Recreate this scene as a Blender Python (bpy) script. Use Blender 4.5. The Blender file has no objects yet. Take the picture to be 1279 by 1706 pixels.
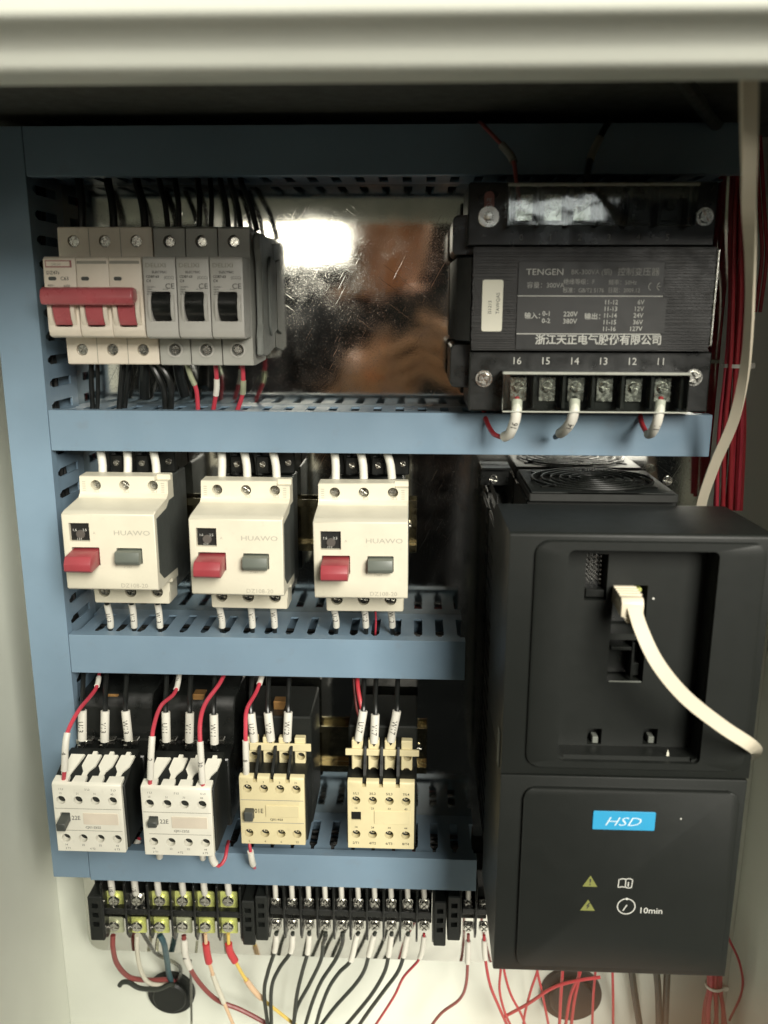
import bpy, bmesh, math, random
from mathutils import Vector, Matrix
random.seed(7)
sc = bpy.context.scene
COL = sc.collection
S = 0.001                       # everything below is written in millimetres

# ------------------------------------------------------------------ camera
F_PX = 1421.17
CX, CY, CZ = 18.88, -548.55, 111.63
PI_, YA, RO = 0.239724, -0.0393922, 0.00265647
fw = Vector((math.sin(YA)*math.cos(PI_), math.cos(YA)*math.cos(PI_), -math.sin(PI_)))
rt0 = Vector((math.cos(YA), -math.sin(YA), 0)); up0 = rt0.cross(fw)
rt = math.cos(RO)*rt0 + math.sin(RO)*up0
up = -math.sin(RO)*rt0 + math.cos(RO)*up0
cam = bpy.data.cameras.new('camera'); camo = bpy.data.objects.new('camera', cam); COL.objects.link(camo)
camo.matrix_world = Matrix(((rt.x, up.x, -fw.x, CX*S), (rt.y, up.y, -fw.y, CY*S), (rt.z, up.z, -fw.z, CZ*S), (0, 0, 0, 1)))
cam.sensor_fit = 'VERTICAL'; cam.sensor_height = 36; cam.lens = F_PX/1706*36
cam.clip_start = 0.01; cam.clip_end = 20
cam.dof.use_dof = True; cam.dof.focus_distance = 0.545; cam.dof.aperture_fstop = 7.0
sc.camera = camo

# ------------------------------------------------------------------ world and lamps
w = bpy.data.worlds.new('World'); sc.world = w; w.use_nodes = True
bg = w.node_tree.nodes['Background']; bg.inputs[0].default_value = (0.80, 0.86, 0.80, 1); bg.inputs[1].default_value = 0.008
def area(name, loc, target, sx, sy, power, colour):
    l = bpy.data.lights.new(name, 'AREA'); l.shape = 'RECTANGLE'; l.size = sx; l.size_y = sy
    l.energy = power; l.color = colour
    o = bpy.data.objects.new(name, l); COL.objects.link(o); o.location = loc
    o.rotation_euler = (Vector(target)-Vector(loc)).to_track_quat('-Z', 'Y').to_euler()
    return o
area('window_light', (1.45, -3.1, 1.62), (0.0, 0.0, -0.1), 1.5, 1.8, 285, (1.0, 0.96, 0.86))
area('ceiling_light', (0.0, -0.80, 2.20), (0.0, -0.70, 0.0), 0.7, 0.25, 26, (1.0, 0.96, 0.86))
area('low_window', (-0.38, -2.4, 0.36), (0.0, 0.0, 0.1), 0.40, 0.20, 2.2, (1.0, 0.94, 0.80))
area('far_window', (0.42, -2.4, 0.44), (0.1, -0.1, 0.15), 0.34, 0.15, 0.8, (0.95, 1.0, 0.97))
sc.view_settings.view_transform = 'Standard'; sc.view_settings.look = 'None'
sc.view_settings.exposure = 0.0; sc.view_settings.gamma = 1.0

# ------------------------------------------------------------------ helpers
def at(u, v, d):
    """the point in the cabinet at distance d (mm) in front of the back plate that the 1279x1706 photo shows at u, v"""
    r = fw + rt*((u-639.5)/F_PX) - up*((v-853)/F_PX)
    t = (-d-CY)/r.y
    return (CX+t*r.x, d, CZ+t*r.z)
def X(u, v, d): return at(u, v, d)[0]
def Z(u, v, d): return at(u, v, d)[2]
def P(p): return Vector((p[0]*S, -p[1]*S, p[2]*S))

def NB(): return bmesh.new()
def box(bm, x0, x1, d0, d1, z0, z1, bev=0.0, seg=1):
    vs = [bm.verts.new(P((x, d, z))) for x in (x0, x1) for d in (d0, d1) for z in (z0, z1)]
    f = [(0, 1, 3, 2), (4, 6, 7, 5), (0, 4, 5, 1), (2, 3, 7, 6), (0, 2, 6, 4), (1, 5, 7, 3)]
    fs = [bm.faces.new([vs[i] for i in q]) for q in f]
    if bev > 0:
        es = set(e for fc in fs for e in fc.edges)
        bmesh.ops.bevel(bm, geom=list(es), offset=bev*S, segments=seg, affect='EDGES', profile=0.5)
    return bm
def prism(bm, pts, a0, a1, plane='dz', bev=0.0, seg=1):
    """polygon extruded: 'dz' polygon of (d,z) along x; 'xz' polygon of (x,z) along d; 'xd' polygon of (x,d) along z"""
    def mk(p, a):
        if plane == 'dz': return P((a, p[0], p[1]))
        if plane == 'xz': return P((p[0], a, p[1]))
        return P((p[0], p[1], a))
    A = [bm.verts.new(mk(p, a0)) for p in pts]; B = [bm.verts.new(mk(p, a1)) for p in pts]
    n = len(pts)
    fs = [bm.faces.new(A), bm.faces.new(B[::-1])]
    for i in range(n): fs.append(bm.faces.new((A[i], B[i], B[(i+1) % n], A[(i+1) % n])))
    if bev > 0:
        es = set(e for fc in fs for e in fc.edges)
        bmesh.ops.bevel(bm, geom=list(es), offset=bev*S, segments=seg, affect='EDGES', profile=0.5)
    return bm
def rrect(x0, x1, z0, z1, r, n=5):
    out = []
    for cx, cz, a in ((x1-r, z1-r, 0), (x0+r, z1-r, 90), (x0+r, z0+r, 180), (x1-r, z0+r, 270)):
        for k in range(n+1):
            t = math.radians(a+90*k/n); out.append((cx+r*math.cos(t), cz+r*math.sin(t)))
    return out
def circ(x, z, r, n=20): return [(x+r*math.cos(2*math.pi*k/n), z+r*math.sin(2*math.pi*k/n)) for k in range(n)]
def cyl(bm, x, z, r, d0, d1, n=20, bev=0): return prism(bm, circ(x, z, r, n), d0, d1, 'xz', bev)
def ring(bm, x, z, ro, ri, d0, d1, n=24):
    def c(r, d): return [bm.verts.new(P((x+r*math.cos(2*math.pi*k/n), d, z+r*math.sin(2*math.pi*k/n)))) for k in range(n)]
    a, b, c1, e = c(ro, d0), c(ro, d1), c(ri, d1), c(ri, d0)
    for k in range(n):
        j = (k+1) % n
        for p, q in ((a, b), (b, c1), (c1, e), (e, a)): bm.faces.new((p[k], q[k], q[j], p[j]))
    return bm
def smooth_path(pts, step=2.5):
    """Catmull-Rom through the points, resampled"""
    p = [Vector(q) for q in pts]
    if len(p) == 2: p = [p[0], p[0].lerp(p[1], .5), p[1]]
    ext = [p[0]*2-p[1]] + p + [p[-1]*2-p[-2]]
    out = []
    for i in range(1, len(ext)-2):
        n = max(2, int((ext[i+1]-ext[i]).length/step))
        for k in range(n):
            t = k/n; a, b, c, d = ext[i-1], ext[i], ext[i+1], ext[i+2]
            out.append(0.5*((2*b)+(c-a)*t+(2*a-5*b+4*c-d)*t*t+(3*b-a-3*c+d)*t*t*t))
    out.append(p[-1].copy())
    return out
def tube(bm, path, r, n=9, caps=True, rz=None):
    """path of (x,d,z) mm; r constant or list"""
    m = len(path); rings = []
    prev = None
    for i in range(m):
        T = (path[min(i+1, m-1)]-path[max(i-1, 0)]).normalized()
        if prev is None:
            N = Vector((0, 1, 0)); N = (N-T*N.dot(T))
            if N.length < .1: N = Vector((1, 0, 0))-T*T.x
        else: N = prev-T*prev.dot(T)
        N.normalize(); prev = N; B = T.cross(N)
        rr = r[i] if isinstance(r, (list, tuple)) else r
        rings.append([bm.verts.new(P(path[i]+(N*math.cos(2*math.pi*k/n)+B*math.sin(2*math.pi*k/n))*rr)) for k in range(n)])
    for i in range(m-1):
        for k in range(n):
            j = (k+1) % n; bm.faces.new((rings[i][k], rings[i+1][k], rings[i+1][j], rings[i][j]))
    if caps: bm.faces.new(rings[0]); bm.faces.new(rings[-1][::-1])
    return bm
ROOTS = {}
def finish(bm, smooth=None):
    bmesh.ops.recalc_face_normals(bm, faces=bm.faces)
    me = bpy.data.meshes.new('mesh'); 
    bm.to_mesh(me); bm.free()
    return me
def shade(me, ang=35):
    me.polygons.foreach_set('use_smooth', [True]*len(me.polygons))
    bm = bmesh.new(); bm.from_mesh(me)
    lim = math.radians(ang)
    for e in bm.edges:
        if len(e.link_faces) == 2 and e.calc_face_angle(0) > lim: e.smooth = False
    bm.to_mesh(me); bm.free()
def root_loc(p):
    while p.parent: p = p.parent
    return p.location
def obj(name, bm, m, parent=None, smooth=True, loc=None):
    """one mesh object; bm in world mm (moved to be local to its thing), or a ready mesh placed at loc"""
    if isinstance(bm, bmesh.types.BMesh):
        me = finish(bm)
        if smooth: shade(me)
        if parent is not None: me.transform(Matrix.Translation(-root_loc(parent)))
        l = (0, 0, 0)
    else:
        me = bm; l = P(loc)-(root_loc(parent) if parent is not None else Vector()) if loc is not None else (0, 0, 0)
    if m is not None and len(me.materials) == 0: me.materials.append(m)
    me.name = name
    o = bpy.data.objects.new(name, me); COL.objects.link(o)
    if parent is not None: o.parent = parent
    # location is relative to the thing for parts, zero offsets for sub-parts of parts that sit at the thing's origin
    o.location = l
    if parent is not None and parent.parent is not None and loc is not None:
        o.location = Vector(l)-parent.location
    return o
def tag(o, label=None, cat=None, group=None, kind=None):
    if label: o['label'] = label
    if cat: o['category'] = cat
    if group: o['group'] = group
    if kind: o['kind'] = kind
    return o
def thing(name, loc, label, cat, group=None, kind=None):
    o = bpy.data.objects.new(name, None); COL.objects.link(o); o.location = P(loc); o.empty_display_size = 0.01
    return tag(o, label, cat, group, kind)
def dup(root, loc, label, group=None):
    def rec(o, par):
        c = o.copy(); COL.objects.link(c)
        if par is not None: c.parent = par
        for ch in [x for x in o.children]: rec(ch, c)
        return c
    r = rec(root, None); r.location = P(loc); r['label'] = label
    if group: r['group'] = group
    return r
def mesh_of(bm, m, smooth=True):
    me = finish(bm)
    if smooth: shade(me)
    me.materials.append(m); return me
def boolean(bm_a, bm_b):
    """A minus B as a new bmesh"""
    ma, mb = finish(bm_a), finish(bm_b)
    a = bpy.data.objects.new('a', ma); b = bpy.data.objects.new('b', mb); COL.objects.link(a); COL.objects.link(b)
    md = a.modifiers.new('b', 'BOOLEAN'); md.operation = 'DIFFERENCE'; md.object = b; md.solver = 'EXACT'; md.use_self = True
    dg = bpy.context.evaluated_depsgraph_get(); dg.update()
    r = bpy.data.meshes.new_from_object(a.evaluated_get(dg))
    out = bmesh.new(); out.from_mesh(r)
    for o in (a, b): bpy.data.objects.remove(o)
    for m_ in (ma, mb, r): bpy.data.meshes.remove(m_)
    return out

# ------------------------------------------------------------------ materials
MAT = {}
def mat(name, col, rough=0.5, metal=0.0, var=0.08, vscale=60, bump=0.0, bscale=900, rvar=0.08, spec=0.5, dirt=0.0, coat=0.0, trans=0.0):
    m = bpy.data.materials.new(name); m.use_nodes = True; nt = m.node_tree; N = nt.nodes; L = nt.links
    b = N['Principled BSDF']; b.inputs['Metallic'].default_value = metal
    b.inputs['Specular IOR Level'].default_value = spec; b.inputs['Coat Weight'].default_value = coat
    tc0 = N.new('ShaderNodeTexCoord'); oi = N.new('ShaderNodeObjectInfo')
    ad = N.new('ShaderNodeVectorMath'); ad.operation = 'MULTIPLY_ADD'; ad.inputs[1].default_value = (7.1, 3.3, 5.7)
    L.new(oi.outputs['Random'], ad.inputs[0]); L.new(tc0.outputs['Object'], ad.inputs[2])
    class _T: outputs = {'Object': ad.outputs[0]}
    tc = _T
    n = N.new('ShaderNodeTexNoise'); n.inputs['Scale'].default_value = vscale; n.inputs['Detail'].default_value = 5
    L.new(tc.outputs['Object'], n.inputs['Vector'])
    cr = N.new('ShaderNodeMapRange'); cr.inputs[1].default_value = .3; cr.inputs[2].default_value = .7
    cr.inputs[3].default_value = 1-var; cr.inputs[4].default_value = 1+var
    L.new(n.outputs[0], cr.inputs[0])
    mul = N.new('ShaderNodeVectorMath'); mul.operation = 'SCALE'; mul.inputs[0].default_value = col
    L.new(cr.outputs[0], mul.inputs['Scale'])
    last = mul.outputs[0]
    if dirt > 0:
        n2 = N.new('ShaderNodeTexNoise'); n2.inputs['Scale'].default_value = vscale*5; n2.inputs['Detail'].default_value = 8
        L.new(tc.outputs['Object'], n2.inputs['Vector'])
        r2 = N.new('ShaderNodeMapRange'); r2.inputs[1].default_value = .62; r2.inputs[2].default_value = .8
        r2.inputs[3].default_value = 0; r2.inputs[4].default_value = dirt; L.new(n2.outputs[0], r2.inputs[0])
        mx = N.new('ShaderNodeMix'); mx.data_type = 'RGBA'; L.new(r2.outputs[0], mx.inputs[0]); L.new(last, mx.inputs[6])
        mx.inputs[7].default_value = (0.16, 0.13, 0.09, 1); last = mx.outputs[2]
    L.new(last, b.inputs['Base Color'])
    rr = N.new('ShaderNodeMapRange'); rr.inputs[1].default_value = .3; rr.inputs[2].default_value = .7
    rr.inputs[3].default_value = max(.02, rough-rvar); rr.inputs[4].default_value = min(1, rough+rvar)
    n3 = N.new('ShaderNodeTexNoise'); n3.inputs['Scale'].default_value = vscale*2.3; n3.inputs['Detail'].default_value = 6
    L.new(tc.outputs['Object'], n3.inputs['Vector']); L.new(n3.outputs[0], rr.inputs[0]); L.new(rr.outputs[0], b.inputs['Roughness'])
    if bump > 0:
        nb = N.new('ShaderNodeTexNoise'); nb.inputs['Scale'].default_value = bscale; nb.inputs['Detail'].default_value = 3
        L.new(tc.outputs['Object'], nb.inputs['Vector'])
        bp = N.new('ShaderNodeBump'); bp.inputs['Strength'].default_value = bump; bp.inputs['Distance'].default_value = 0.0002
        L.new(nb.outputs[0], bp.inputs['Height']); L.new(bp.outputs[0], b.inputs['Normal'])
    MAT[name] = m
    return m
cream = mat('cream_plastic', (.66, .625, .50), .42, var=.04, bump=.12, dirt=.10)
pale = mat('pale_cream_plastic', (.80, .78, .67), .42, var=.04, bump=.12, dirt=.10)
ivory = mat('ivory_plastic', (.68, .60, .36), .45, var=.05, bump=.12, dirt=.12)
white_p = mat('white_breaker_plastic', (.72, .65, .54), .40, var=.05, bump=.1, dirt=.12)
grey_p = mat('grey_breaker_plastic', (.40, .40, .36), .42, var=.06, bump=.1, dirt=.15)
grey_lab = mat('pale_breaker_front', (.47, .46, .42), .45, var=.06, bump=.1, dirt=.15)
dgrey_p = mat('dark_grey_plastic', (.06, .066, .06), .5, var=.08, bump=.1)
btn_grey = mat('grey_button_plastic', (.115, .13, .11), .42, var=.08, bump=.1)
red_p = mat('red_plastic', (.40, .09, .10), .30, var=.10, bump=.1, dirt=.10)
red_b = mat('red_button_plastic', (.30, .045, .055), .40, var=.08, bump=.1)
black_p = mat('black_plastic', (.009, .010, .009), .32, var=.15, bump=.15)
black_m = mat('matt_black_plastic', (.0118, .0135, .0118), .48, var=.04, bump=.3, bscale=2500, spec=.36, rvar=.02)
black_r = mat('black_recess', (.008, .008, .007), .5, var=.1)
core_m = mat('laminated_steel', (.014, .0135, .012), .42, metal=.0, var=.3, vscale=90, bump=.3)
duct_m = mat('blue_grey_duct_plastic', (.185, .27, .35), .40, var=.07, vscale=18, bump=.12, bscale=500, dirt=.16, rvar=.12)
paint = mat('cabinet_enamel', (.67, .69, .61), .42, var=.04, vscale=12, bump=.35, bscale=700)
steel = mat('zinc_steel', (.62, .61, .56), .25, metal=1, var=.10, vscale=200, bump=.06, bscale=300)
brass = mat('yellow_passivated_zinc', (.64, .68, .22), .36, metal=.35, var=.2, vscale=150, bump=.3)
rail_m = mat('yellow_zinc_rail', (.50, .44, .28), .16, metal=1, var=.2, vscale=100, bump=.06)
copper = mat('copper_tag', (.60, .33, .12), .35, metal=.8, var=.2)
w_black = mat('black_wire_pvc', (.010, .011, .010), .35, var=.1)
w_dark = mat('charcoal_wire_pvc', (.028, .033, .026), .40, var=.1)
w_red = mat('red_wire_pvc', (.52, .05, .075), .36, var=.1)
w_dred = mat('dark_red_wire_pvc', (.42, .035, .045), .38, var=.12)
w_brown = mat('brown_wire_pvc', (.25, .055, .05), .40, var=.1)
w_blue = mat('blue_wire_pvc', (.035, .09, .11), .40, var=.1)
w_white = mat('white_wire_pvc', (.66, .63, .52), .42, var=.05)
w_yellow = mat('yellow_wire_pvc', (.72, .52, .12), .42, var=.06)
w_peach = mat('peach_wire_pvc', (.70, .48, .30), .42, var=.06)
sleeve_m = mat('white_marker_sleeve', (.70, .68, .60), .45, var=.05, bump=.2)
shade_s = mat('shade_tinted_sleeve', (.26, .26, .23), .5)  # white sleeve with the shade above the transformer put into its colour
sleeve_r = mat('red_crimp_sleeve', (.55, .04, .05), .35, var=.06)
ribbon_m = mat('flat_white_cable_pvc', (.74, .67, .52), .36, var=.04, vscale=20)
ink = mat('black_print', (.035, .034, .030), .6, var=.1)
ink_soft = mat('grey_print', (.30, .29, .24), .6, var=.15)
ink_emb = mat('raised_lettering_plastic', (.40, .38, .31), .45, var=.05)
ink_white = mat('white_print', (.58, .58, .53), .55, var=.12)
ink_dim = mat('faint_white_print', (.36, .36, .33), .55, var=.15)
sticker_m = mat('white_sticker_paper', (.82, .80, .66), .55, var=.04)
blue_l = mat('blue_badge', (.04, .33, .58), .35, var=.03)
warn_y = mat('olive_yellow_print', (.20, .21, .06), .55, var=.06)
skin_m = mat('skin', (.88, .48, .27), .5, var=.12, vscale=40, bump=.3, bscale=400)
cloth_m = mat('dark_cloth', (.03, .03, .035), .85, var=.2)
pink_tag = mat('red_print_tag', (.36, .16, .15), .5, var=.1)

def mat_plate():
    m = bpy.data.materials.new('galvanised_mirror_steel'); m.use_nodes = True; nt = m.node_tree; N = nt.nodes; L = nt.links
    b = N['Principled BSDF']; b.inputs['Metallic'].default_value = 1
    tc = N.new('ShaderNodeTexCoord')
    def noise(scale, detail, mp=None, dist=0):
        n = N.new('ShaderNodeTexNoise'); n.inputs['Scale'].default_value = scale; n.inputs['Detail'].default_value = detail
        n.inputs['Distortion'].default_value = dist
        if mp:
            q = N.new('ShaderNodeMapping'); q.inputs['Scale'].default_value = mp[0]
            vr = N.new('ShaderNodeVectorRotate'); vr.rotation_type = 'Y_AXIS'; vr.inputs['Angle'].default_value = mp[1][1]
            L.new(tc.outputs['Object'], vr.inputs['Vector']); L.new(vr.outputs[0], q.inputs[0]); L.new(q.outputs[0], n.inputs['Vector'])
        else: L.new(tc.outputs['Object'], n.inputs['Vector'])
        return n
    def rng(src, a, b_, c, d):
        r = N.new('ShaderNodeMapRange'); r.inputs[1].default_value = a; r.inputs[2].default_value = b_
        r.inputs[3].default_value = c; r.inputs[4].default_value = d; L.new(src, r.inputs[0]); return r.outputs[0]
    cl = noise(28, 8, dist=1.0)
    col = N.new('ShaderNodeMix'); col.data_type = 'RGBA'; L.new(rng(cl.outputs[0], .35, .65, 0, 1), col.inputs[0])
    col.inputs[6].default_value = (.62, .62, .58, 1); col.inputs[7].default_value = (.76, .76, .71, 1)
    L.new(col.outputs[2], b.inputs['Base Color'])
    ro = noise(60, 10, dist=.4)
    fine = noise(900, 4)
    s1 = N.new('ShaderNodeMath'); s1.operation = 'ADD'
    L.new(rng(ro.outputs[0], .40, .68, .06, .12), s1.inputs[0]); L.new(rng(fine.outputs[0], .55, .8, 0, .16), s1.inputs[1])
    L.new(s1.outputs[0], b.inputs['Roughness'])
    # rolling direction, fine scratches and waviness
    brush = noise(60, 6, ((1, 1, 22), (0, 0, 0)))
    scr = noise(28, 2, ((1, 1, 30), (0, math.radians(62), 0)))
    scr2 = noise(24, 2, ((1, 1, 40), (0, math.radians(-35), 0)))
    a1 = N.new('ShaderNodeMath'); a1.operation = 'ADD'
    L.new(rng(scr.outputs[0], .68, .71, 0, 1), a1.inputs[0]); L.new(rng(scr2.outputs[0], .69, .72, 0, 1), a1.inputs[1])
    a2 = N.new('ShaderNodeMath'); a2.operation = 'MULTIPLY_ADD'; L.new(brush.outputs[0], a2.inputs[0]); a2.inputs[1].default_value = .45
    L.new(a1.outputs[0], a2.inputs[2])
    a3 = N.new('ShaderNodeMath'); a3.operation = 'MULTIPLY_ADD'; L.new(fine.outputs[0], a3.inputs[0]); a3.inputs[1].default_value = .7
    L.new(a2.outputs[0], a3.inputs[2])
    bp = N.new('ShaderNodeBump'); bp.inputs['Strength'].default_value = .07; bp.inputs['Distance'].default_value = .0001
    L.new(a3.outputs[0], bp.inputs['Height'])
    wav = noise(14, 2)
    bp2 = N.new('ShaderNodeBump'); bp2.inputs['Strength'].default_value = .03; bp2.inputs['Distance'].default_value = .001
    L.new(wav.outputs[0], bp2.inputs['Height']); L.new(bp.outputs[0], bp2.inputs['Normal']); L.new(bp2.outputs[0], b.inputs['Normal'])
    return m
plate_m = mat_plate()
def mat_clear(name, tint=(.9, .92, .9), rough=.06, gl=1.0):
    m = bpy.data.materials.new(name); m.use_nodes = True; nt = m.node_tree; N = nt.nodes; L = nt.links
    N.remove(N['Principled BSDF']); out = N['Material Output']
    t = N.new('ShaderNodeBsdfTransparent'); t.inputs[0].default_value = (*tint, 1)
    g = N.new('ShaderNodeBsdfGlossy'); g.inputs['Roughness'].default_value = rough; g.inputs[0].default_value = (1, 1, 1, 1)
    fr = N.new('ShaderNodeFresnel'); fr.inputs[0].default_value = 1.5
    nz = N.new('ShaderNodeTexNoise'); nz.inputs['Scale'].default_value = 60; tc = N.new('ShaderNodeTexCoord'); L.new(tc.outputs['Object'], nz.inputs['Vector'])
    bp = N.new('ShaderNodeBump'); bp.inputs['Strength'].default_value = .3; bp.inputs['Distance'].default_value = .0006; L.new(nz.outputs[0], bp.inputs['Height'])
    L.new(bp.outputs[0], g.inputs['Normal'])
    mu = N.new('ShaderNodeMath'); mu.operation = 'MULTIPLY'; mu.inputs[1].default_value = gl; L.new(fr.outputs[0], mu.inputs[0])
    mx = N.new('ShaderNodeMixShader'); L.new(mu.outputs[0], mx.inputs[0]); L.new(t.outputs[0], mx.inputs[1]); L.new(g.outputs[0], mx.inputs[2])
    L.new(mx.outputs[0], out.inputs[0]); return m
clear_m = mat_clear('clear_acrylic')
clear_s = mat_clear('clear_sleeve_pvc', (.80, .80, .72), .2, 1.6)

# ------------------------------------------------------------------ lettering
_fc = {}
def text_bm(bm, s, x, z, h, d, m_align='LEFT', shear=0.0, wx=1.0, rot=0.0, off=0.0):
    """adds flat lettering (cap height about h mm), baseline start at x,z on the plane d"""
    key = (s, m_align, shear, off)
    if key not in _fc:
        c = bpy.data.curves.new('t', 'FONT'); c.body = s; c.size = 1.0; c.align_x = m_align; c.shear = shear; c.offset = off
        c.resolution_u = 2
        o = bpy.data.objects.new('t', c); COL.objects.link(o)
        dg = bpy.context.evaluated_depsgraph_get(); dg.update()
        me = bpy.data.meshes.new_from_object(o.evaluated_get(dg))
        _fc[key] = ([v.co.copy() for v in me.vertices], [tuple(p.vertices) for p in me.polygons])
        bpy.data.objects.remove(o); bpy.data.curves.remove(c); bpy.data.meshes.remove(me)
    vs, ps = _fc[key]
    k = h/0.73; ca, sa = math.cos(rot), math.sin(rot)
    nv = [bm.verts.new(P((x+(v.x*wx*ca-v.y*sa)*k, d, z+(v.x*wx*sa+v.y*ca)*k))) for v in vs]
    for p in ps:
        try: bm.faces.new([nv[i] for i in p])
        except ValueError: pass
    return bm
def wrap_text(bm, s, c, T, r, h):
    """lettering printed round a sleeve: reads along the direction T, centred at c, facing the viewer"""
    key = (s, 'CENTER', 0.0, 0.0)
    if key not in _fc: text_bm(bmesh.new(), s, 0, 0, 1, 0, 'CENTER')
    vs, ps = _fc[key]
    k = h/0.73; T = Vector(T).normalized(); Nn = Vector((0, 1, 0)); Nn = (Nn-T*Nn.dot(T)).normalized(); B = T.cross(Nn)
    if B.x*0 + (T.cross(Vector((0,1,0)))).dot(B) < 0: B = -B
    # up of the letters = direction so that text is not mirrored seen from +d
    B = Nn.cross(T)*(-1)
    right = T; upv = Vector((0, 0, 0))
    # seen from the viewer (looking along -N): right x up must point to the viewer in (x, -y, z) space; in (x,d,z) the handedness flips
    upv = T.cross(Nn)
    nv = []
    for v in vs:
        a = (v.y-0.36)*k/r
        nv.append(bm.verts.new(P(Vector(c)+T*(v.x*k)+(Nn*math.cos(a)+upv*math.sin(a))*(r+.30))))
    for p in ps:
        try: bm.faces.new([nv[i] for i in p])
        except ValueError: pass

# ------------------------------------------------------------------ shared small meshes (built round the origin, facing the door)
def screw_mesh(r, m=steel, slot='cross', h=1.2, washer=0):
    bm = NB()
    if washer: ring(bm, 0, 0, washer, r*.6, -.6, 0, 24)
    cyl(bm, 0, 0, r, -1, h*.35, 20)
    g = r*.16
    for q in range(4):
        a0 = q*math.pi/2; pts = []
        for k in range(6):
            a = a0+math.pi/2*k/5; x, z = r*.93*math.cos(a), r*.93*math.sin(a); pts.append((x, z))
        sx, sz = (1 if q in (0, 3) else -1), (1 if q in (0, 1) else -1)
        pts = [(max(g, abs(x))*sx, max(g, abs(z))*sz) for x, z in pts]
        pts.append((g*sx, g*sz))
        clean = []
        for p in pts:
            if not clean or (abs(p[0]-clean[-1][0])+abs(p[1]-clean[-1][1])) > 1e-4: clean.append(p)
        ang = .35
        A = [bm.verts.new(P((p[0], h*.35, p[1]))) for p in clean]
        B = [bm.verts.new(P((p[0]*.86, h, p[1]*.86))) for p in clean]
        n = len(clean); bm.faces.new(B)
        for i in range(n): bm.faces.new((A[i], A[(i+1) % n], B[(i+1) % n], B[i]))
    if slot == 'star':
        for k in range(8):
            a = 2*math.pi*k/8; cyl(bm, r*.78*math.cos(a), r*.78*math.sin(a), r*.13, h*.9, h*1.15, 6)
    rot = Matrix.Rotation(random.uniform(0, 1.5), 4, 'Y')
    bmesh.ops.transform(bm, matrix=rot, verts=bm.verts)
    return mesh_of(bm, m)
scr_s = screw_mesh(1.9); scr_m = screw_mesh(2.9, h=1.6); scr_l = screw_mesh(3.6, h=2.2, washer=4.6)
scr_b = screw_mesh(2.9, brass, h=1.6); scr_k = screw_mesh(2.9, dgrey_p, h=1.6); scr_star = screw_mesh(3.3, steel, 'star', h=1.2)
scr_w = screw_mesh(4.1, steel, h=1.8); scr_n = screw_mesh(3.3, steel, h=1.6)
scr_x = [screw_mesh(2.5, steel, h=1.4) for _ in range(3)]
def put(me, name, loc, parent):
    return obj(name, me, None, parent, loc=loc)

# ================================================================== the cabinet
cab = thing('electrical_cabinet', (0, -26, -470), 'cream enamelled steel control cabinet with its top lip overhanging the components', 'cabinet')
bp_ = NB(); box(bp_, -262, 268, -28, -26, -470, 236); g1 = at(287, 1650, -26); g2 = at(950, 1652, -26)
obj('back_panel', bp_, paint, cab)
b = NB(); box(b, -264, -262.2, -28, 250, -470, 236); obj('side_panel', b, paint, cab)
b = NB(); box(b, 268.2, 270, -28, 250, -470, 236); obj('side_panel', b, paint, cab)
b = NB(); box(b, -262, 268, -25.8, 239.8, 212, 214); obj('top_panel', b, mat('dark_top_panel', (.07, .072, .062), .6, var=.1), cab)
b = NB(); box(b, -262, 268, -25.8, 250, -470, -468); obj('floor_panel', b, mat('brightened_floor_enamel', (.80, .80, .74), .4, var=.04), cab)  # extra light put into the floor colour, whitening its reflection in the plate
# the folded lip over the opening: a hollow gutter section, bulging a little at the lower edge
lip = [(240, 236), (240, 184), (243, 182), (257, 181.3), (260.6, 181.9), (262.4, 183.6), (263.2, 186), (264.6, 188.0), (267.5, 190.2), (271, 191.8), (274, 192.6), (275.4, 193.6), (276, 195), (276, 236)]
b = NB(); prism(b, lip, -262, 268, 'dz'); obj('top_lip', b, paint, cab)
for (gx, gd, gz), r in ((g1, 19), (g2, 24)):
    b = NB(); cyl(b, gx, gz, r, -25.9, -22, 40, .8)
    gr = obj('cable_grommet', b, black_m, cab)
    b = NB(); cyl(b, gx, gz, r*.74, -21.9, -17, 32, 1.5); obj('rubber_boss', b, black_m, gr)

# mounting plate with rounded corners
pl = NB(); prism(pl, rrect(-228.5, 207, Z(400, 1590, 0), 210, 10), -2, 0, 'xz', .25)
mp = tag(obj('mounting_plate', pl, plate_m), kind='structure')

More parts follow.
